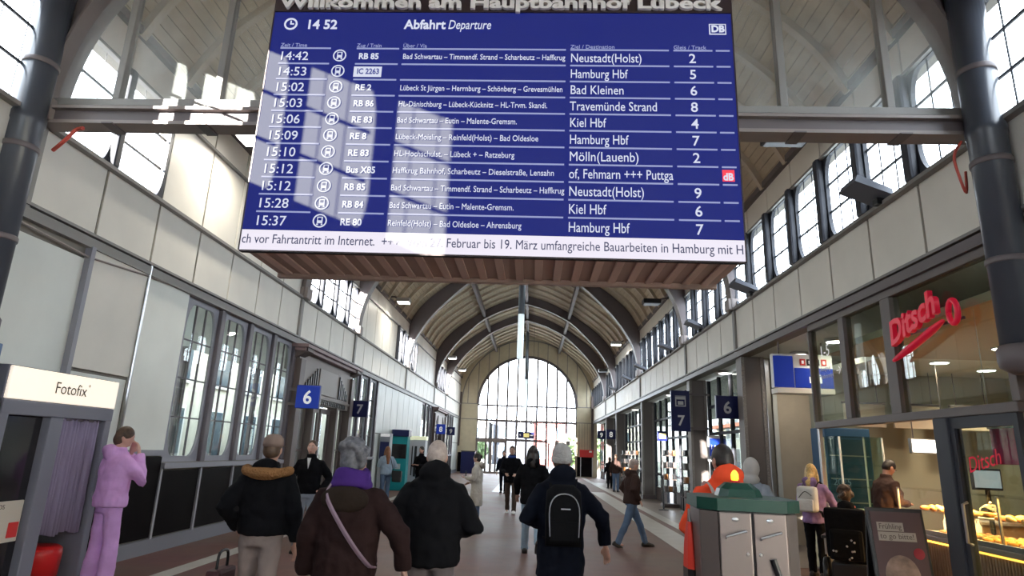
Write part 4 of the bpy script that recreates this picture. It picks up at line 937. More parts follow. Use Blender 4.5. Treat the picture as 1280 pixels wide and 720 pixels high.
# sandwich board
sb = thing('sandwich_board', 'dark poster stand with cream heading in front of the bakery', 'poster stand', (3.82, 7.0, 0), R(-3))
tilt = Matrix.Rotation(R(8), 4, 'X')
MB().cbox(-.28, .28, -.02, .02, .03, 1.24, .008, tilt.inverted()).build('frame', 'black', sb)
MB().box(-.25, .25, -.026, -.02, .08, 1.2, tilt.inverted()).build('poster', mat('poster_brown', (.085, .045, .05), .5), sb)
MB().cbox(-.27, .27, -.015, .015, .03, 1.15, .008, Matrix.Translation((0, .36, 0)) @ tilt).build('rear_frame', 'black', sb)
def onposter(o): o.matrix_local = tilt.inverted() @ o.matrix_basis; return o
for x0, x1, z, h, s, wd in ((-.20, .06, 1.02, .075, 'Frühling', .22), (-.20, .17, .925, .075, 'to go bitte!', .33)):
    MB().box(x0, x1, -.030, -.026, z-.012, z+h, tilt.inverted()).build('caption_strip', mat('caption', (.42, .37, .32), .6), sb)
    o = text(s, .075, 'wood_dark', sb, (x0+.015, -.033, z+.01), depth=.001, width=wd); o.matrix_local = tilt.inverted() @ (Matrix.Translation((x0+.015, -.033, z+.01)) @ Matrix.Rotation(R(90), 4, 'X'))
cup = MB(); cup.ell((-.02, -.028, .58), .17, .004, .2, 20, None); o = cup.build('printed_bread', mat('print_tan', (.26, .18, .15), .6, noise=.5, nscale=9), sb); o.matrix_local = tilt.inverted()
MB().ell((.17, -.03, .80), .055, .003, .055, 16).build('printed_dot', mat('print_red', (.35, .03, .05), .6), sb).matrix_local = tilt.inverted()
# ================================================================ TICKET MACHINES AND SMALL THINGS (left, far)
mat('teal', (.0, .22, .25), .4)
t = thing('ticket_machine', 'teal ticket machine column at the left wall', 'ticket machine', (-5.2, 25.4, 0)); MB().cbox(-.3, .32, -.25, .25, 0, 2.05, .02).build('body', 'teal', t); MB().cbox(-.28, .30, -.262, -.25, 1.2, 1.75, .005).build('screen', 'gloss_black', t); MB().cbox(-.32, .36, -.3, .3, 2.05, 2.3, .015).build('top_sign', 'sign_navy', t); MB().cbox(-.1, .1, -.268, -.25, .8, 1.0, .004).build('slot', 'alu', t)
for i, (x, y, l) in enumerate(((-4.62, 26.6, 'nearer to the aisle'), (-5.15, 27.6, 'next to the left wall'))):
    t = thing('white_kiosk', 'pale service kiosk with dark stripes beside the teal machine, '+l, 'kiosk', (x, y, 0), 0, 'pale service kiosks'); MB().cbox(-.25, .25, -.25, .25, 0, 1.95, .02).build('body', mat('kiosk', (.45, .47, .52), .5), t)
    for xx in (-.13, .1): MB().cbox(xx-.05, xx+.05, -.262, -.25, .5, 1.7, .005).build('stripe', 'black', t)
    MB().cbox(-.27, .27, -.27, .27, 1.95, 2.1, .01).build('top', mat('kiosk_top', (.7, .72, .5), .5, emit=(.8, .85, .6), estr=.4), t)
t = thing('wall_display', 'small lit blue display unit at the start of the left panel wall', 'display', (-5.3, 23.2, 0)); MB().cbox(-.18, .2, -.2, .2, 0, 2.1, .015).build('body', 'grey', t); MB().cbox(-.16, .18, -.21, -.2, 1.98, 2.08, .004).build('light', 'sign_white', t); MB().cbox(-.15, .17, -.212, -.2, 1.1, 1.8, .004).build('panel', 'sign_navy', t)
t = thing('dark_bin', 'dark box shaped bin left of the end doors', 'bin', (-4.55, 46.6, 0)); MB().cbox(-.5, .5, -.3, .3, 0, 1.5, .03).build('body', 'sign_navy', t); MB().cbox(-.52, .52, -.32, .32, 1.5, 1.56, .01).build('lid', 'black', t)
# boards, shop goods in the right arcade
GOODS = ((4.9, 20.2, 'dark'), (4.85, 23.0, 'wood'), (4.8, 30.5, 'dark'), (4.85, 33.2, 'wood'))
for (x, y, kd), l in zip(GOODS, ('near the tall sign 7', 'second in the arcade', 'third in the arcade', 'far down the arcade')):
    t = thing('shop_rack', 'dark goods rack in the right arcade, '+l, 'rack', (x, y, 0), 0, 'goods racks in the right arcade')
    MB().cbox(-.3, .2, -.3, .3, 0, .12, .01).build('base', 'bin_green' if kd == 'dark' else 'wood_dark', t)
    for xx in (-.27, .17): MB().box(xx-.02, xx+.02, -.02, .02, .12, 1.7).build('post', 'black', t)
    for z in (.5, .9, 1.3, 1.7): MB().cbox(-.28, .18, -.25, .25, z, z+.025, .004).build('shelf', 'wood_dark', t)
    for i in range(4):
        for j in range(3): MB().cbox(-.22+j*.15, -.12+j*.15, -.2, .1, .526+i*.4-.0, .70+i*.4, .01).build('goods', ('wood_dark', 'bun_dark', 'greybrown', 'black')[(i+j) % 4], t)
t = thing('timetable_stand', 'thin black sign post with small yellow panel in the right arcade', 'sign', (4.32, 21.6, 0)); MB().tube([(0, 0, 0), (0, 0, 2.5)], .025, 8).build('post', 'black', t); MB().lathe([(.16, 0), (.16, .02), (.03, .04)], n=20).build('foot', 'black', t); MB().cbox(-.16, .16, -.03, .0, 2.18, 2.5, .008).build('panel', 'sign_navy', t); MB().cbox(-.10, .12, -.036, -.03, 2.25, 2.42, .003).build('print', 'sign_yellow', t)

for (x, y), q in zip(((5.5, 11.6), (5.5, 13.2), (4.95, 16.5), (4.95, 23), (4.95, 31)), ('in the beige passage, nearer one', 'in the beige passage, farther one', 'behind the right sign 6', 'beyond the right sign 7', 'far down the right arcade')):
    t = thing('fill_lamp', 'added round fill lamp '+q, 'lamp', (x, y, 3.88), 0, 'added fill lamps of the aisle')  # lamps added to brighten the dark passage and arcade
    MB().lathe([(.17, -.06), (.18, -.03), (.18, 0)], n=24).build('housing', 'alu', t, True); MB().lathe([(.155, -.064), (.02, -.07)], n=24).build('lens', 'lamp', t, True)
    l = bpy.data.lights.new('fill_light', 'SPOT'); l.energy = 65; l.spot_size = R(150); l.spot_blend = .8; l.color = (1, .90, .76); l.shadow_soft_size = .12
    lo = bpy.data.objects.new('fill_light', l); COL.objects.link(lo); lo.parent = t; lo.location = (0, 0, -.09)
# ================================================================ PEOPLE
def cloth(name, col, bump=.5, rough=.85, bscale=9): return mat(name, col, rough, noise=.12, nscale=5, bump=bump, bscale=bscale, spec=.08)
mat('skin', (.50, .28, .21), .5, spec=.35); mat('skin_pale', (.60, .36, .28), .5, spec=.35)
mat('hair_dark', (.018, .013, .012), .5, noise=.4, nscale=30); mat('hair_brown', (.07, .04, .025), .5, noise=.4, nscale=30); mat('hair_auburn', (.26, .10, .045), .45, noise=.35, nscale=30)
mat('hair_grey', (.10, .10, .115), .6, noise=.45, nscale=40); mat('hair_blond', (.62, .42, .17), .45, noise=.3, nscale=30); mat('hair_white', (.42, .34, .30), .6, noise=.2, nscale=30)
mat('eye_white', (.8, .8, .8), .2); mat('eye_dark', (.02, .015, .012), .1); mat('lips', (.38, .13, .11), .5)
cloth('c_black', (.0055, .0055, .007)); cloth('c_navy', (.0055, .007, .013)); cloth('c_brown', (.019, .010, .010)); cloth('c_pink', (.74, .41, .77)); cloth('c_pinkd', (.68, .38, .73))
cloth('c_jeans', (.10, .15, .24)); cloth('c_jeans_pale', (.28, .37, .47)); cloth('c_grey', (.13, .11, .115)); cloth('c_beigegrey', (.25, .20, .185)); cloth('c_cream', (.50, .46, .40)); cloth('c_purple', (.05, .02, .14)); cloth('c_lilac', (.26, .17, .34))
cloth('c_denim', (.33, .41, .50)); cloth('c_khaki', (.10, .075, .05)); cloth('c_tan', (.12, .10, .065)); cloth('c_orange', (.85, .09, .035)); cloth('c_lightgrey', (.58, .57, .55)); cloth('c_blue', (.03, .06, .22)); cloth('c_brownpants', (.07, .05, .04))
cloth('fur', (.26, .13, .055), 1.0, .9, 60); cloth('knit_grey', (.38, .37, .36), .8, .9, 40); cloth('cap_tan', (.20, .145, .125)); cloth('c_darkbrown', (.05, .030, .026)); cloth('c_steel', (.30, .34, .40))
mat('reflect', (.45, .44, .44), .4); mat('shoe_dark', (.02, .016, .015), .4); mat('shoe_white', (.7, .7, .68), .5); mat('leather', (.012, .012, .013), .4); mat('strap_pink', (.27, .19, .25), .6); mat('phone', (.01, .01, .012), .15)
ARM = {'down': ((.265, -.03, 1.13), (.285, .03, .87)), 'fwd': ((.255, .06, 1.15), (.25, .20, .94)), 'back': ((.265, -.12, 1.16), (.27, -.15, .90)),
       'pocket': ((.315, -.09, 1.15), (.235, .08, .97)), 'phone': ((.27, .02, 1.14), (.11, .27, 1.16)), 'low_hold': ((.28, 0, 1.13), (.14, .24, 1.03)), 'wide': ((.36, -.02, 1.17), (.40, .03, .93)),
       'face': ((.25, .18, 1.18), (.10, .17, 1.47)), 'belly': ((.31, -.02, 1.14), (.13, .22, 1.07)), 'push': ((.26, .14, 1.14), (.2, .38, 1.02))}
def add_head(m, c, rot, big=1.0):
    def q(p): return c+rot @ Vector(p)
    rings = []; n = 20; K = 16
    for i in range(K):
        a = math.pi*(i+.2)/(K-1+.4)-math.pi/2; z = math.sin(a); rr = math.cos(a)
        for_z = []
        wx = .074*(1 if z > -.15 else 1+.30*(z+.15)); dy = .094
        for j in range(n):
            t = 2*math.pi*j/n; x, y = math.cos(t)*rr*wx, math.sin(t)*rr*dy
            if z < -.1 and y > 0: y *= 1-.10*(-z-.1); 
            if z < -.2 and y < 0: y *= .78                          # nape
            if y > 0 and abs(x) < .03 and -.75 < z < -.45: y += .008  # chin
            if y > .04 and .02 < z < .28 and .014 < abs(x) < .05: y -= .008  # eye sockets
            for_z.append(q((x*big, y*big, z*.118*big)))
        rings.append(for_z)
    m.rings(rings)
    m.rings([[q((x*k*big, (.078+yo)*big, z*big)) for x, z in ((-.013, 0), (0, -.004), (.013, 0), (.006, .012), (-.006, .012))] for k, yo, z in ((1, .0, -.028), (1.0, .024, -.024), (.7, .014, .0), (.5, .0, .03))])
    m.ell(q((0, .083*big, -.058*big)), .024*big, .012*big, .012*big, 10)       # mouth mound
    for s in (-1, 1): m.ell(q((s*.075*big, -.008, -.005)), .010, .022, .032, 10)
def add_hand(m, wr, d, side, curl=.5):
    d = d.normalized(); f = Vector((-side*.75, .66, 0)); f = (f-d*f.dot(d)); f = f.normalized() if f.length > .2 else Vector((0, 0, 1)).cross(d).normalized(); n = d.cross(f)*(-side)      # n: palm faces the body
    if n.dot(Vector((-side, 0, 0))) < 0: n = -n
    k = 8; ring = lambda c, a, b: [c+f*a*math.cos(2*math.pi*j/k)+n*b*math.sin(2*math.pi*j/k) for j in range(k)]
    m.rings([ring(wr, .026, .020), ring(wr+d*.03, .036, .018), ring(wr+d*.07, .042, .017), ring(wr+d*.095, .038, .014)])
    for i, L in enumerate((.070, .080, .075, .058)):
        b = wr+d*.085+f*(.030-.020*i); e1 = b+d*L*.5+n*L*.15*curl; e2 = e1+(d*(1-.6*curl)+n*curl).normalized()*L*.3; e3 = e2+(d*(1-curl)+n*curl*1.3).normalized()*L*.25
        m.tube([b, e1, e2, e3], [.010, .0095, .009, .007], 7)
    b = wr+d*.03+f*.030; e1 = b+(d*.7+f*.6+n*.2).normalized()*.035; e2 = e1+(d+f*.15+n*.3).normalized()*.028
    m.tube([b, e1, e2], [.012, .011, .008], 7)
def person(label, x, y, yaw, h=1.72, jacket='c_black', trousers='c_grey', shoes='shoe_dark', skin='skin', hair='hair_dark', hairstyle='short', hem=.84, legs=((0, 0), (0, 0)), arms=('down', 'down'),
           width=1.0, hood=None, hat=None, scarf=None, head=(0, 0), face=False, lean=0, vox=.013, group=None, seat=None, collar=True, flare=0, z=0, hairlen=.25):
    t = thing('person', label, 'person', (x, y, z), R(yaw), group); k = h/1.75; t.scale = (k, k, k)
    S = lambda **kw: None
    LN = Matrix.Rotation(R(-lean), 3, 'X')           # lean forward (+y) about the hips
    hipz = .92
    feet = []
    hipd = 0
    def legpts(s, sw, kn):
        a, b = R(sw), R(sw-kn); H = Vector((s*.092, 0, hipz)); K_ = H+Vector((s*.012, math.sin(a), -math.cos(a)))*.43; A = K_+Vector((0, math.sin(b), -math.cos(b)))*.40; return H, K_, A, b
    LG = [legpts(s, *l) for s, l in zip((-1, 1), legs)]
    drop = min(l[2].z for l in LG)-.09; dv = Vector((0, 0, -drop))
    if seat: dv = Vector((0, 0, seat-hipz))
    def up(p):
        p = Vector(p); q = LN @ (p-Vector((0, 0, hipz)))+Vector((0, 0, hipz)) if p.z > hipz-.3 else p
        return q+dv
    LG = [(a+dv, b+dv, c+dv, r) for a, b, c, r in LG]
    hy, ht = head; HR = LN @ Matrix.Rotation(R(hy), 3, 'Z') @ Matrix.Rotation(R(-ht), 3, 'X')
    HC = up((0, .015+.05*math.sin(R(ht)), 1.632))
    # ---- body
    m = MB()
    E = lambda c, rx, ry: [up((rx*math.cos(2*math.pi*j/16), c[1]+ry*math.sin(2*math.pi*j/16), c[2])) for j in range(16)]
    m.rings([E((0, 0, .86), .13, .09), E((0, 0, .95), .155, .10), E((0, 0, 1.08), .135, .09), E((0, 0, 1.28), .16, .10), E((0, 0, 1.40), .16, .08), E((0, 0, 1.46), .08, .06)])
    m.tube([up((0, -.005, 1.42)), up((0, 0, 1.50)), HC-HR @ Vector((0, .01, .06))], [.06, .053, .055], 12)
    add_head(m, HC, HR)
    AR_ = []
    for s, a in zip((-1, 1), arms):
        e, wv = ARM[a] if isinstance(a, str) else a
        e, wv = Vector((s*e[0], e[1], e[2])), Vector((s*wv[0], wv[1], wv[2])); sh = Vector((s*.165, 0, 1.385))
        sh, e, wv = up(sh), up(e), up(wv); AR_.append((sh, e, wv))
        m.tube([sh, sh.lerp(e, .5), e, e.lerp(wv, .4), wv], [.05, .045, .036, .037, .024], 10)
        add_hand(m, wv, wv-e, s)
    for (Hh, K_, A, b) in LG:
        m.tube([Hh, Hh.lerp(K_, .5), K_, K_.lerp(A, .35), A], [.078, .068, .048, .05, .034], 10); m.ell(A+Vector((0, .05, -.05)), .035, .09, .03, 10)
    body = blob('body', m, skin, t, vox, 2)
    # ---- trousers
    m = MB(); m.rings([E((0, 0, .84), .155, .115), E((0, 0, .93), .17, .125), E((0, 0, 1.03), .15, .105)])
    for (Hh, K_, A, b), s in zip(LG, (-1, 1)): m.tube([Hh+Vector((0, 0, .03)), Hh.lerp(K_, .4), K_, K_.lerp(A, .5), A+Vector((0, 0, -.03))], [.095, .088, .070+flare*.3, .064+flare*.6, .060+flare], 12)
    blob('trousers', m, trousers, t, vox, 3, .022)
    # ---- shoes
    for (Hh, K_, A, b), s in zip(LG, (-1, 1)):
        rt = Matrix.Rotation(-min(0, b)*.9 if b < 0 else 0, 3, 'X').inverted() if b < -.25 else Matrix.Identity(3)
        rings = []
        for yy, w_, z0, z1 in ((-.085, .02, .02, .05), (-.07, .035, 0, .085), (0, .042, 0, .10), (.09, .048, 0, .072), (.15, .044, 0, .055), (.185, .02, .012, .035)):
            rings.append([A+rt @ Vector((px*w_*1.05, yy, pz-.09)) for px, pz in ((-1, z0), (1, z0), (1, z0+(z1-z0)*.6), (.5, z1), (-.5, z1), (-1, z0+(z1-z0)*.6))])
        sm = MB().rings(rings).build('shoe', shoes, t, True)
    # ---- jacket
    m = MB(); W = width
    secs = [(hem, .185, .135), (hem+.03, .19, .14), ((hem+1.08)/2, .19, .138), (1.08, .188, .132), (1.28, .205, .138), (1.38, .195, .118), (1.435, .145, .095), (1.475, .085, .078)]
    if hem < .6: secs.insert(2, (.8, .20, .145))
    m.rings([E((0, 0, zz), rx*W, ry*W) for zz, rx, ry in secs])
    for sh, e, wv in AR_:
        m.tube([sh.lerp(up((0, 0, 1.415)), .55), sh+Vector((0, 0, .0)), sh.lerp(e, .5), e, e.lerp(wv, .5), wv+(e-wv)*.04], [.055*W, .070*W, .072*W, .064*W, .056*W, .047*W], 12)
    if collar: m.rings([E((0, 0, 1.44), .09, .085), E((0, -.005, 1.50), .082, .085), E((0, -.005, 1.535), .076, .08)])
    if hood == 'down': m.ell(up((0, -.10, 1.475)), .125, .07, .085, 14)
    if hood == 'up': m.ell(HC+HR @ Vector((0, -.022, .005)), .112, .118, .148, 16); m.ell(up((0, -.05, 1.50)), .11, .09, .08, 14)
    if hood == 'high': m.ell(up((0, -.07, 1.515)), .128, .085, .10, 14); m.ell(up((0, -.02, 1.50)), .108, .105, .075, 14); m.ell(up((0, -.04, 1.435)), .19, .105, .07, 14)
    jk = blob('jacket', m, jacket, t, vox, 3, .03)
    # ---- hair, hats, faces
    hp = lambda p: HC+HR @ Vector(p)
    if hairstyle:
        m = MB()
        if hairstyle in ('short', 'long', 'bun', 'curly'):
            m.ell(hp((0, -.014, .030)), .083, .098, .102, 16, HR); m.ell(hp((0, -.035, -.02)), .079, .075, .085, 14, HR)
        if hairstyle == 'cropped': m.ell(hp((0, -.012, .026)), .080, .098, .106, 16, HR); m.ell(hp((0, -.03, -.01)), .077, .078, .07, 14, HR)
        if hairstyle == 'fringe': m.ell(hp((0, -.018, .036)), .081, .096, .096, 16, HR); m.ell(hp((0, -.04, 0)), .079, .07, .08, 14, HR)
        if hairstyle == 'long': m.tube([hp((0, -.03, -.02)), hp((0, -.07, -.08)), up((0, -.10, 1.45)), up((0, -.125, 1.45-hairlen))], [.075, .08, .08, .04], 12, flat=1.0); [m.tube([hp((s*.06, -.01, .04)), hp((s*.078, -.01, -.08)), up((s*.10, .0, 1.40))], [.035, .04, .025], 10) for s in (-1, 1)]
        if hairstyle in ('curly',):
            for i in range(26):
                a = random.uniform(0, 6.28); b = random.uniform(-.5, 1.4); p = Vector((math.cos(a)*math.cos(b)*.095, math.sin(a)*math.cos(b)*.105-.025, math.sin(b)*.115+.02))
                if p.y < .06 or p.z > .07: m.ell(hp(p), .03, .03, .03, 8)
        if hairstyle == 'bun': m.ell(hp((0, -.11, .03)), .045, .045, .045, 12)
        blob('hair', m, hair, t, min(vox, .011), 2)
    if hat == 'beanie':
        m = MB(); m.rings([[hp((rx*math.cos(2*math.pi*j/18), -.012+ry*math.sin(2*math.pi*j/18), zz+.012*math.sin(2*math.pi*j/18))) for j in range(18)] for rx, ry, zz in ((.088, .107, .005), (.090, .108, .045), (.090, .107, .05), (.088, .104, .09), (.07, .085, .135), (.035, .045, .158), (.01, .01, .162))])
        m.build('beanie', 'knit_grey', t, True)
        m = MB(); m.rings([[hp((rx*math.cos(2*math.pi*j/18), -.012+ry*math.sin(2*math.pi*j/18), zz+.012*math.sin(2*math.pi*j/18))) for j in range(18)] for rx, ry, zz in ((.089, .108, -.004), (.095, .113, .0), (.096, .114, .04), (.090, .108, .048))]); m.build('beanie_cuff', 'knit_grey', t, True)
    if hat == 'cap':
        m = MB(); m.rings([[hp((rx*math.cos(2*math.pi*j/18), -.008+ry*math.sin(2*math.pi*j/18), zz)) for j in range(18)] for rx, ry, zz in ((.084, .103, .03), (.087, .105, .06), (.08, .095, .10), (.055, .065, .128), (.02, .025, .138))]); m.build('cap', 'cap_tan', t, True)
        m = MB(); m.rings([[hp((x*1.0, yy, zz)) for x, zz in ((-w_, .028), (w_, .028), (w_, .036), (-w_, .036))] for yy, w_ in ((.08, .075), (.12, .07), (.16, .04))]); m.build('cap_peak', 'cap_tan', t)
    if face:
        for s in (-1, 1):
            MB().ell(hp((s*.029, .080, .014)), .012, .008, .008, 10).build('eye', 'eye_white', t, True); MB().ell(hp((s*.029, .087, .014)), .006, .003, .006, 8).build('iris', 'eye_dark', t, True)
            MB().tube([hp((s*.014, .090, .034)), hp((s*.03, .091, .038)), hp((s*.046, .082, .034))], .004, 6).build('eyebrow', hair, t, True)
        MB().tube([hp((-.022, .088, -.056)), hp((0, .095, -.058)), hp((.022, .088, -.056))], [.003, .006, .003], 8).build('mouth', 'lips', t, True)
    t['_j'] = 0; del t['_j']
    return t, up, HC, HR, AR_
# near group, seen from behind
t, up, HC, HR, AR_ = person('person in a pink tracksuit leaning by the photo booth, seen side on', -4.58, 7.0, -35, 1.74, 'c_pink', 'c_pinkd', 'shoe_white', 'skin_pale', 'hair_brown', 'short', .90, ((-2, 2), (6, 6)), ('face', 'face'), 1.16, 'down', head=(-25, 18), flare=.03)
t, up, HC, HR, AR_ = person('person in a black jacket with brown fur collar, tan cap and pale trousers', -2.22, 5.45, 4, 1.70, 'c_black', 'c_beigegrey', 'shoe_dark', 'skin', 'hair_brown', 'cropped', .93, ((8, 4), (-8, 6)), ('pocket', 'down'), 1.12, 'down', 'cap')
fm = MB(); fm.tube([up((.19*math.cos(R(a)), -.035+.125*math.sin(R(a)), 1.465+.025*math.sin(R(a)))) for a in range(-200, 21, 15)], [.03]+[.042]*13+[.03], 10); fm.ell(up((0, -.13, 1.44)), .17, .05, .06, 14); blob('fur_trim', fm, 'fur', t, .012, 1)
t, up, HC, HR, AR_ = person('person in a long brown coat with purple scarf and pale cross strap', -1.17, 4.25, -2, 1.67, 'c_brown', 'c_grey', 'shoe_dark', 'skin_pale', 'hair_grey', 'curly', .58, ((6, 3), (-6, 4)), ('down', 'wide'), 1.14, None, None, head=(-38, 0))
sm = MB()
for zz, rr in ((1.475, .115), (1.515, .102), (1.545, .092)): sm.tube([up((rr*math.cos(R(a)), -.01+rr*.95*math.sin(R(a)), zz+.01*math.sin(R(a*2+zz*900)))) for a in range(0, 361, 20)], .032, 10)
blob('scarf', sm, 'c_purple', t, .011, 2)
hm = MB(); hm.ell(up((0, -.13, 1.38)), .17, .045, .09, 16); blob('coat_hood', hm, cloth('c_khakibrown', (.020, .014, .011)), t, .012, 2)
MB().tube(spline([up((-.12, -.06, 1.475)), up((-.12, -.15, 1.40)), up((-.02, -.188, 1.26)), up((.10, -.175, 1.10)), up((.185, -.10, .98)), up((.20, 0, .95))], 4), .022, 6, flat=.35).build('strap', 'strap_pink', t)
MB().tube(spline([up((-.12, .06, 1.475)), up((-.05, .16, 1.36)), up((.10, .17, 1.12)), up((.20, .03, .96))], 4), .017, 6, flat=.4).build('strap', 'strap_pink', t)
t, up, HC, HR, AR_ = person('person in a black hooded parka with bowed head in the middle foreground', -.71, 4.85, 2, 1.70, 'c_black', 'c_grey', 'shoe_dark', 'skin', 'hair_white', 'cropped', .86, ((5, 3), (-5, 4)), ('belly', 'belly'), 1.18, 'high', head=(0, 22))
t, up, HC, HR, AR_ = person('person in dark jacket with grey knit beanie and black backpack', .27, 5.75, 3, 1.70, 'c_navy', 'c_black', 'shoe_dark', 'skin', 'hair_brown', 'cropped', .66, ((10, 4), (-10, 8)), ('belly', 'wide'), 1.10, 'high', 'beanie')
bk = MB(); bk.rings([[up((x*w_, yy, zz)) for x, yy, zz in q] for w_, q in ((1, [(-.145, -.14, .96), (.145, -.14, .96), (.15, -.14, 1.2), (.14, -.14, 1.38), (.08, -.14, 1.43), (-.08, -.14, 1.43), (-.14, -.14, 1.38), (-.15, -.14, 1.2)]), (1.06, [(-.145, -.20, .94), (.145, -.20, .94), (.15, -.20, 1.2), (.14, -.20, 1.39), (.08, -.20, 1.445), (-.08, -.20, 1.445), (-.14, -.20, 1.39), (-.15, -.20, 1.2)]), (1.0, [(-.14, -.27, .96), (.14, -.27, .96), (.145, -.27, 1.2), (.135, -.26, 1.36), (.08, -.25, 1.41), (-.08, -.25, 1.41), (-.135, -.26, 1.36), (-.145, -.27, 1.2)]), (.8, [(-.13, -.29, 1.0), (.13, -.29, 1.0), (.135, -.29, 1.2), (.125, -.28, 1.32), (.08, -.27, 1.36), (-.08, -.27, 1.36), (-.125, -.28, 1.32), (-.135, -.29, 1.2)]))])
bkt = thing('backpack', 'black backpack worn by the person with the grey beanie', 'backpack', (.27, 5.75, 0), R(3)); bkt.scale = (.972,)*3
bk.build('body', mat('bag_black', (.006, .006, .007), .85, bump=.2, spec=.08), bkt, True)
MB().cbox(-.12, .12, -.305, -.28, .98, 1.14, .012).build('front_pocket', 'bag_black', bkt); MB().cbox(-.03, .05, -.298, -.293, 1.235, 1.245, .001).build('logo', 'sign_grey', bkt)
MB().tube(spline([(-.12, -.30, 1.02), (-.125, -.292, 1.25), (-.06, -.288, 1.35), (.06, -.288, 1.35), (.125, -.292, 1.25), (.12, -.30, 1.02)], 4), .005, 6).build('zip', 'grey', bkt)
for s in (-1, 1): MB().tube(spline([(s*.10, -.15, 1.40), (s*.13, -.02, 1.47), (s*.14, .13, 1.36), (s*.15, .14, 1.15), (s*.17, -.02, 1.0), (s*.13, -.15, .98)], 4), .018, 6, flat=.5).build('strap', 'bag_black', bkt)
# middle distance
person('person in a dark jacket and grey jeans facing us by the left doorway', -3.54, 10.3, 185, 1.69, 'c_black', 'c_steel', 'shoe_dark', 'skin_pale', 'hair_brown', 'fringe', .90, ((0, 0), (3, 3)), ('pocket', 'pocket'), 1.0, None, None, face=True)
MB().poly([(-.028, .150, 1.47), (.028, .150, 1.47), (0, .158, 1.30)], (0, -.03, 0)).build('shirt', 'white', bpy.data.objects['person.005'])
person('person in a pale denim jacket by the teal ticket machine', -4.37, 19.5, 30, 1.64, 'c_denim', 'c_jeans', 'shoe_white', 'skin_pale', 'hair_auburn', 'long', .88, ((0, 0), (4, 4)), ('phone', 'belly'), 1.05, None, vox=.016)
t = thing('shoulder_bag', 'black shoulder bag beside the person in the pale denim jacket', 'bag', (-4.02, 19.45, .62)); MB().cbox(-.14, .14, -.09, .09, 0, .32, .04).build('body', 'leather', t); MB().cbox(-.145, .145, -.1, -.085, .14, .33, .01).build('flap', 'leather', t); MB().tube(spline([(-.12, 0, .3), (-.2, 0, .6), (-.28, .02, .78)], 4), .012, 6).build('strap', 'leather', t)
person('person in black behind the one in the pale denim jacket', -3.48, 20.4, 150, 1.68, 'c_black', 'c_navy', 'shoe_dark', 'skin', 'hair_dark', 'short', .85, arms=('phone', 'phone'), face=True, vox=.018)
t, up, HC, HR, AR_ = person('person in a cream coat with fur hood facing left with a phone', -1.2, 14.6, 78, 1.57, 'c_cream', 'c_jeans', 'shoe_dark', 'skin_pale', 'hair_dark', 'bun', .50, arms=('phone', 'low_hold'), width=1.02, hood='down', face=True, head=(0, 12), vox=.015)
fm = MB(); fm.ell(up((0, -.12, 1.46)), .13, .08, .08, 12); blob('fur_hood', fm, cloth('fur_pale', (.34, .29, .24), 1, .9, 60), t, .014, 1); MB().cbox(-.02, .055, .30, .31, 1.16, 1.30, .004).build('phone', 'phone', t)
t, up, HC, HR, AR_ = person('person walking towards us in dark jacket with blue hood and white sneakers', -.54, 18.2, 178, 1.80, 'c_black', 'c_brownpants', 'shoe_white', 'skin_pale', 'hair_brown', 'fringe', .80, ((14, 6), (-8, 10)), ('low_hold', 'low_hold'), 1.05, 'down', face=True, head=(0, 10), vox=.016)
vm = MB(); vm.ell(up((0, .0, 1.47)), .13, .12, .05, 14); blob('blue_collar', vm, 'c_blue', t, .014, 1)
person('dark clothed person mostly hidden behind the one with white sneakers', -1.12, 26.5, 175, 1.66, 'c_navy', 'c_navy', 'shoe_dark', 'skin', 'hair_dark', 'fringe', .85, ((8, 4), (-8, 6)), ('down', 'down'), face=True, vox=.02)
t, up, HC, HR, AR_ = person('person in a black jacket and pale jeans walking away in the middle', .03, 11.2, 2, 1.77, 'c_black', 'c_jeans_pale', 'shoe_dark', 'skin', 'hair_dark', 'long', .80, ((12, 4), (-14, 38)), ('fwd', 'back'), 1.06, 'down', vox=.014, hairlen=.06)
person('person in a brown jacket and blue jeans striding to the right', 1.93, 12.7, -78, 1.66, 'c_darkbrown', 'c_jeans', 'shoe_dark', 'skin_pale', 'hair_white', 'cropped', .88, ((26, 6), (-20, 8)), ('pocket', 'pocket'), 1.12, 'down', lean=4, head=(0, 6), vox=.014)
o_ = bpy.data.objects['person.012']
person('small far person in a black coat at the right arcade', 4.05, 33.8, 20, 1.55, 'c_black', 'c_black', 'shoe_dark', 'skin', 'hair_dark', 'short', .5, vox=.02)
person('small far person with brown jacket beside the one in the black coat', 4.0, 31.0, -30, 1.70, 'c_darkbrown', 'c_jeans', 'shoe_dark', 'skin', 'hair_brown', 'short', .86, vox=.02)
# right side
t, up, HC, HR, AR_ = person('person in an orange safety vest behind the recycling bin', 1.50, 5.15, 8, 1.76, 'c_orange', 'c_steel', 'shoe_dark', 'skin', 'hair_dark', 'cropped', .80, arms=('belly', 'belly'), width=1.12, hood='high', head=(6, 8))
for s in (-1, 1): MB().tube(spline([up((s*.13, -.13, .85)), up((s*.13, -.155, 1.2)), up((s*.14, -.12, 1.40)), up((s*.14, .0, 1.462)), up((s*.13, .13, 1.36))], 4), .03, 6, flat=.35).build('reflective_band', 'reflect', t)
person('person with pale grey hood and steel blue jacket right of the orange vest', 2.86, 8.6, -40, 1.66, 'c_steel', 'c_black', 'shoe_dark', 'skin', None, None, .86, hood=None, arms=('belly', 'pocket'), width=1.05)
o_ = [o for o in bpy.data.objects if o.get('label', '').startswith('person with pale grey hood')][0]
hm = MB(); hm.ell((0, -.005, 1.645), .108, .122, .15, 16); hm.ell((0, -.04, 1.50), .12, .10, .08, 14); blob('hood', hm, 'c_lightgrey', o_, .012, 2)
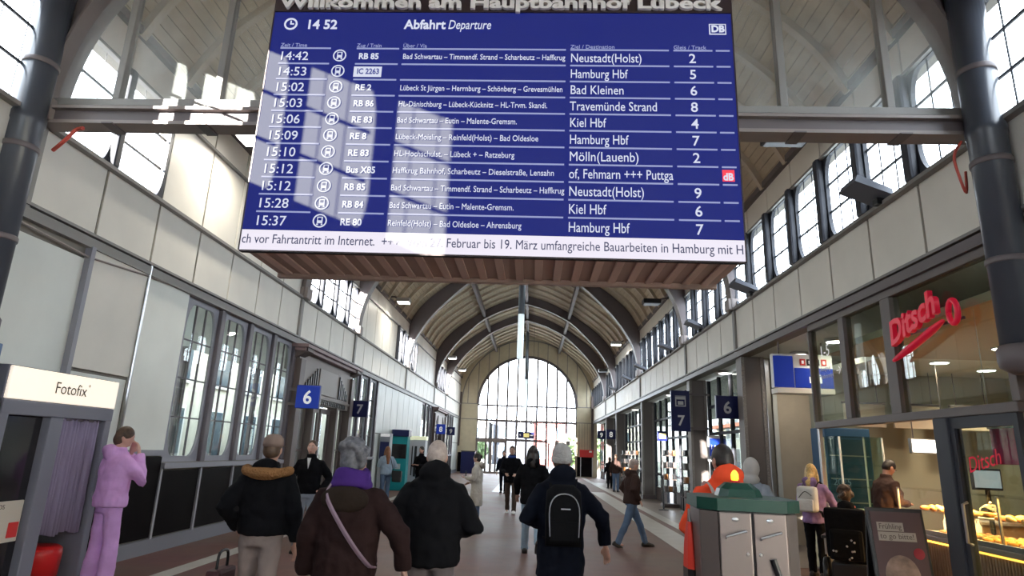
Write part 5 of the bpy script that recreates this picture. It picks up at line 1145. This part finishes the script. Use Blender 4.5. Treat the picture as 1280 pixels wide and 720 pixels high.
t, up, HC, HR, AR_ = person('person in lilac hoodie and black trousers at the bakery entrance', 4.37, 10.4, -42, 1.64, 'c_lilac', 'c_black', 'shoe_dark', 'skin_pale', 'hair_blond', 'long', .82, ((3, 2), (-4, 3)), ('push', 'push'), 1.0, 'down', vox=.013, hairlen=.05)
bp = thing('white_backpack', 'pale grey backpack worn over the lilac hoodie', 'backpack', (4.37, 10.4, 0), R(-42)); bp.scale = (.937,)*3
MB().cbox(-.15, .15, -.34, -.14, 1.0, 1.40, .06).build('body', 'c_lightgrey', bp, True); MB().cbox(-.12, .12, -.37, -.33, 1.02, 1.20, .018).build('front_pocket', 'c_lightgrey', bp); MB().tube(spline([(-.10, -.345, 1.22), (0, -.35, 1.32), (.10, -.345, 1.26)], 4), .006, 6).build('zip', 'black', bp)
for s in (-1, 1): MB().tube(spline([(s*.10, -.16, 1.37), (s*.12, -.02, 1.47), (s*.13, .13, 1.36), (s*.16, .0, 1.05), (s*.12, -.15, 1.02)], 4), .02, 6, flat=.5).build('strap', 'leather', bp)
person('person in a dark brown jacket bending over a phone at the bakery counter', 5.36, 10.25, -80, 1.76, 'c_darkbrown', 'c_black', 'shoe_dark', 'skin', 'hair_dark', 'cropped', .84, arms=('phone', 'phone'), width=1.1, head=(0, 32), lean=8, face=True, hood=None)
# wheelchair user
wx, wy = 4.42, 9.45; wyaw = R(-30)
t, up, HC, HR, AR_ = person('person in black with red scarf sitting in the wheelchair', wx, wy, -30, 1.66, 'c_black', 'c_black', 'shoe_dark', 'skin', 'hair_brown', 'curly', .86, ((78, 78), (78, 78)), ('push', 'push'), 1.05, 'down', seat=.60, vox=.014)
sm = MB().tube([up((.10*math.cos(R(a)), -.01+.10*math.sin(R(a)), 1.47)) for a in range(0, 361, 24)], .022, 8); sm.build('scarf', mat('scarf_red', (.30, .05, .06), .8), t, True)
wc = thing('wheelchair', 'black electric wheelchair with tall backrest at the bakery entrance', 'wheelchair', (wx, wy, 0), wyaw)
MB().cbox(-.24, .24, -.24, .26, .40, .50, .03).build('seat', 'c_black', wc); 
MB().cbox(-.25, .25, -.34, -.24, .48, 1.12, .04, Matrix.Rotation(R(6), 4, 'X')).build('backrest', 'c_black', wc)
MB().cbox(-.22, .22, -.30, .24, .16, .38, .03).build('motor_box', 'black', wc); MB().cbox(-.20, .20, -.48, -.32, .42, .82, .05).build('rear_bag', 'bag_black', wc)
def wheel(m, x, y, r, w):
    m.rings([[Vector((x+dx, y+rr*math.cos(2*math.pi*j/24), r+rr*math.sin(2*math.pi*j/24))) for j in range(24)] for rr, dx in ((r*.55, -w/2), (r*.95, -w/2), (r, -w/4), (r, w/4), (r*.95, w/2), (r*.55, w/2))]); return m
for s in (-1, 1):
    w1 = wheel(MB(), s*.29, -.12, .21, .07).build('wheel', 'black', wc, True); MB().lathe([(.10, -.03), (.10, .03)], n=16).build('hub', 'alu', w1).matrix_local = Matrix.Translation((s*.29, -.12, .21)) @ Matrix.Rotation(R(90), 4, 'Y')
    w2 = wheel(MB(), s*.24, .36, .10, .05).build('caster', 'black', wc, True)
    MB().tube([(s*.27, -.30, .95), (s*.27, -.42, 1.02), (s*.27, -.50, 1.02)], .016, 8).build('push_handle', 'black', wc)
    MB().cbox(s*.30-.03, s*.30+.03, -.2, .2, .66, .70, .012).build('armrest', 'leather', wc); MB().box(s*.29-.012, s*.29+.012, -.15, -.12, .45, .67).build('armrest_post', 'alu', wc)
    MB().cbox(s*.12-.09, s*.12+.09, .36, .58, .10, .12, .008).build('footplate', 'black', wc); MB().tube([(s*.14, .24, .40), (s*.14, .40, .12)], .014, 8).build('leg_tube', 'alu', wc)
for i in range(9): MB().ell((random.uniform(-.18, .18), -.492, random.uniform(.45, .8)), .014, .006, .014, 8).build('reflector', 'alu', wc)
# hand luggage in the foreground
t = thing('travel_bag', 'dark red travel bag carried left of the person in the fur collar jacket', 'bag', (-2.55, 5.52, .28)); MB().cbox(-.06, .06, -.16, .16, 0, .34, .03).build('body', mat('bag_wine', (.05, .012, .016), .6), t); MB().tube(spline([(0, -.09, .33), (0, -.07, .46), (0, .07, .46), (0, .09, .33)], 4), .012, 8).build('handle', 'leather', t)
# ================================================================ OUTSIDE
mat('house_white', (.35, .345, .33), .7); mat('house_grey', (.05, .055, .07), .7); mat('house_pink', (.20, .07, .065), .7); mat('roof_tile', (.28, .10, .07), .7); mat('win_blue', (.06, .09, .12), .2); mat('foliage', (.06, .10, .03), .7, noise=.3, nscale=3); mat('bark', (.12, .09, .06), .8); mat('house_stone', (.62, .58, .49), .8, noise=.1)
def house(x, y, w, d, h, wallm, label, rows=2, cols=3):
    t = thing('house', label, 'building', (x, y, -.05)); MB().box(-w/2, w/2, 0, d, 0, h).build('walls', wallm, t)
    MB().poly([(-w/2-.3, -.3, h), (w/2+.3, -.3, h), (0, -.3, h+w*.14)], (0, d+.6, 0)).build('roof', 'house_white', t)
    for r in range(rows):
        for c in range(cols):
            xx = -w/2+w*(c+.5)/cols; zz = 1.0+r*(h-.8)/rows
            f = MB().box(xx-.5, xx+.5, -.08, .0, zz-.08, zz+1.4).build('window', 'white', t); MB().box(xx-.4, xx+.4, -.09, -.08, zz, zz+1.3).build('pane', 'win_blue', f)
house(-9.9, 82, 8.5, 10, 5.2, 'house_white', 'white house with blue windows seen through the end window, left')
house(-2.7, 84, 4.8, 10, 5.6, 'house_grey', 'grey house with arched white windows seen through the end window', 2, 2)
house(2.4, 85, 4.4, 10, 5.7, 'house_pink', 'pink and red house seen through the middle of the end window', 2, 2)
house(12, 92, 11, 10, 6, 'house_white', 'low pale house seen through the right of the end window', 2, 4)
def tree(x, y, h, r, label):
    t = thing('tree', label, 'tree', (x, y, -.05)); MB().tube([(0, 0, 0), (.1, 0, h*.3), (0, .1, h*.6)], [.2, .15, .08], 8).build('trunk', 'bark', t)
    m = MB()
    for i in range(420):
        a = random.uniform(0, 6.28); b = random.uniform(-1, 1); rr = r*random.uniform(.5, 1)
        p = Vector((rr*math.cos(a)*math.sqrt(1-b*b), rr*math.sin(a)*math.sqrt(1-b*b), h*.62+rr*b*.9)); u = Vector((random.uniform(-1, 1), random.uniform(-1, 1), random.uniform(-1, 1))).normalized()*.28; v = u.orthogonal().normalized()*.16
        m.add([p-u, p+v, p+u, p-v], [(0, 1, 2, 3)])
    o = m.build('crown', 'foliage', t); o['kind'] = 'stuff'
tree(4.5, 68, 3.2, 1.6, 'low green tree beyond the right end doors'); tree(7.2, 70, 3.6, 1.8, 'second green tree beyond the right end doors'); tree(-6, 70, 2.8, 1.3, 'small green tree beyond the left end doors')
# building across the yard on the left and an added roof to shade the lower windows
def block(name, label, x0, x1, y0, y1, z1, m, nwin, face):
    t = thing(name, label, 'building', ((x0+x1)/2, (y0+y1)/2, -.05)); a, b = (x1-x0)/2, (y1-y0)/2
    MB().box(-a, a, -b, b, 0, z1).build('walls', m, t)
    MB().box(-a-.4, a+.4, -b-.3, b+.3, z1, z1+.3).build('roof', 'roof_tile', t)
    xs = a if face > 0 else -a
    for i in range(nwin):
        for z in (1.0, 3.4):
            y = -b+(2*b)*(i+.5)/nwin; q0, q1 = sorted((xs, xs+face*.06)); f = MB().box(q0, q1, y-.6, y+.6, z, z+1.7).build('window', 'white', t); q0, q1 = sorted((xs+face*.06, xs+face*.07)); MB().box(q0, q1, y-.5, y+.5, z+.1, z+1.6).build('pane', 'win_blue', f)
block('station_wing', 'pale brick wing of the station seen through the left windows', -16, -11, -14, 60, 5.2, 'house_stone', 28, 1)
block('platform_building', 'pale platform building behind the right arcade glazing', 17, 22, 12, 60, 4.4, 'house_stone', 20, -1)
can = thing('added_shade_roof', 'added flat roof shading the yard outside the left windows', 'canopy', (-8.4, 22, 0))  # roof added to dim the yard and keep sun out of the lower windows
MB().box(-.9, 2.55, -16, 40, 3.98, 4.08).build('roof', 'white', can)
for i in range(12): MB().tube([(-.8, -15+i*4.5, 0), (-.8, -15+i*4.5, 3.98)], .09, 10).build('post', 'steel', can)
tw = thing('sun_block_tower', 'added sun blocking tower outside the left windows beside the near column', 'tower', (-7.0, 3.35, -.05))  # tower added to shade one window and keep sun off a right pillar
MB().box(-.45, .45, -.75, .75, 0, 7.4).build('walls', 'house_stone', tw); MB().box(-.55, .55, -.85, .85, 7.4, 7.55).build('roof', 'roof_tile', tw)
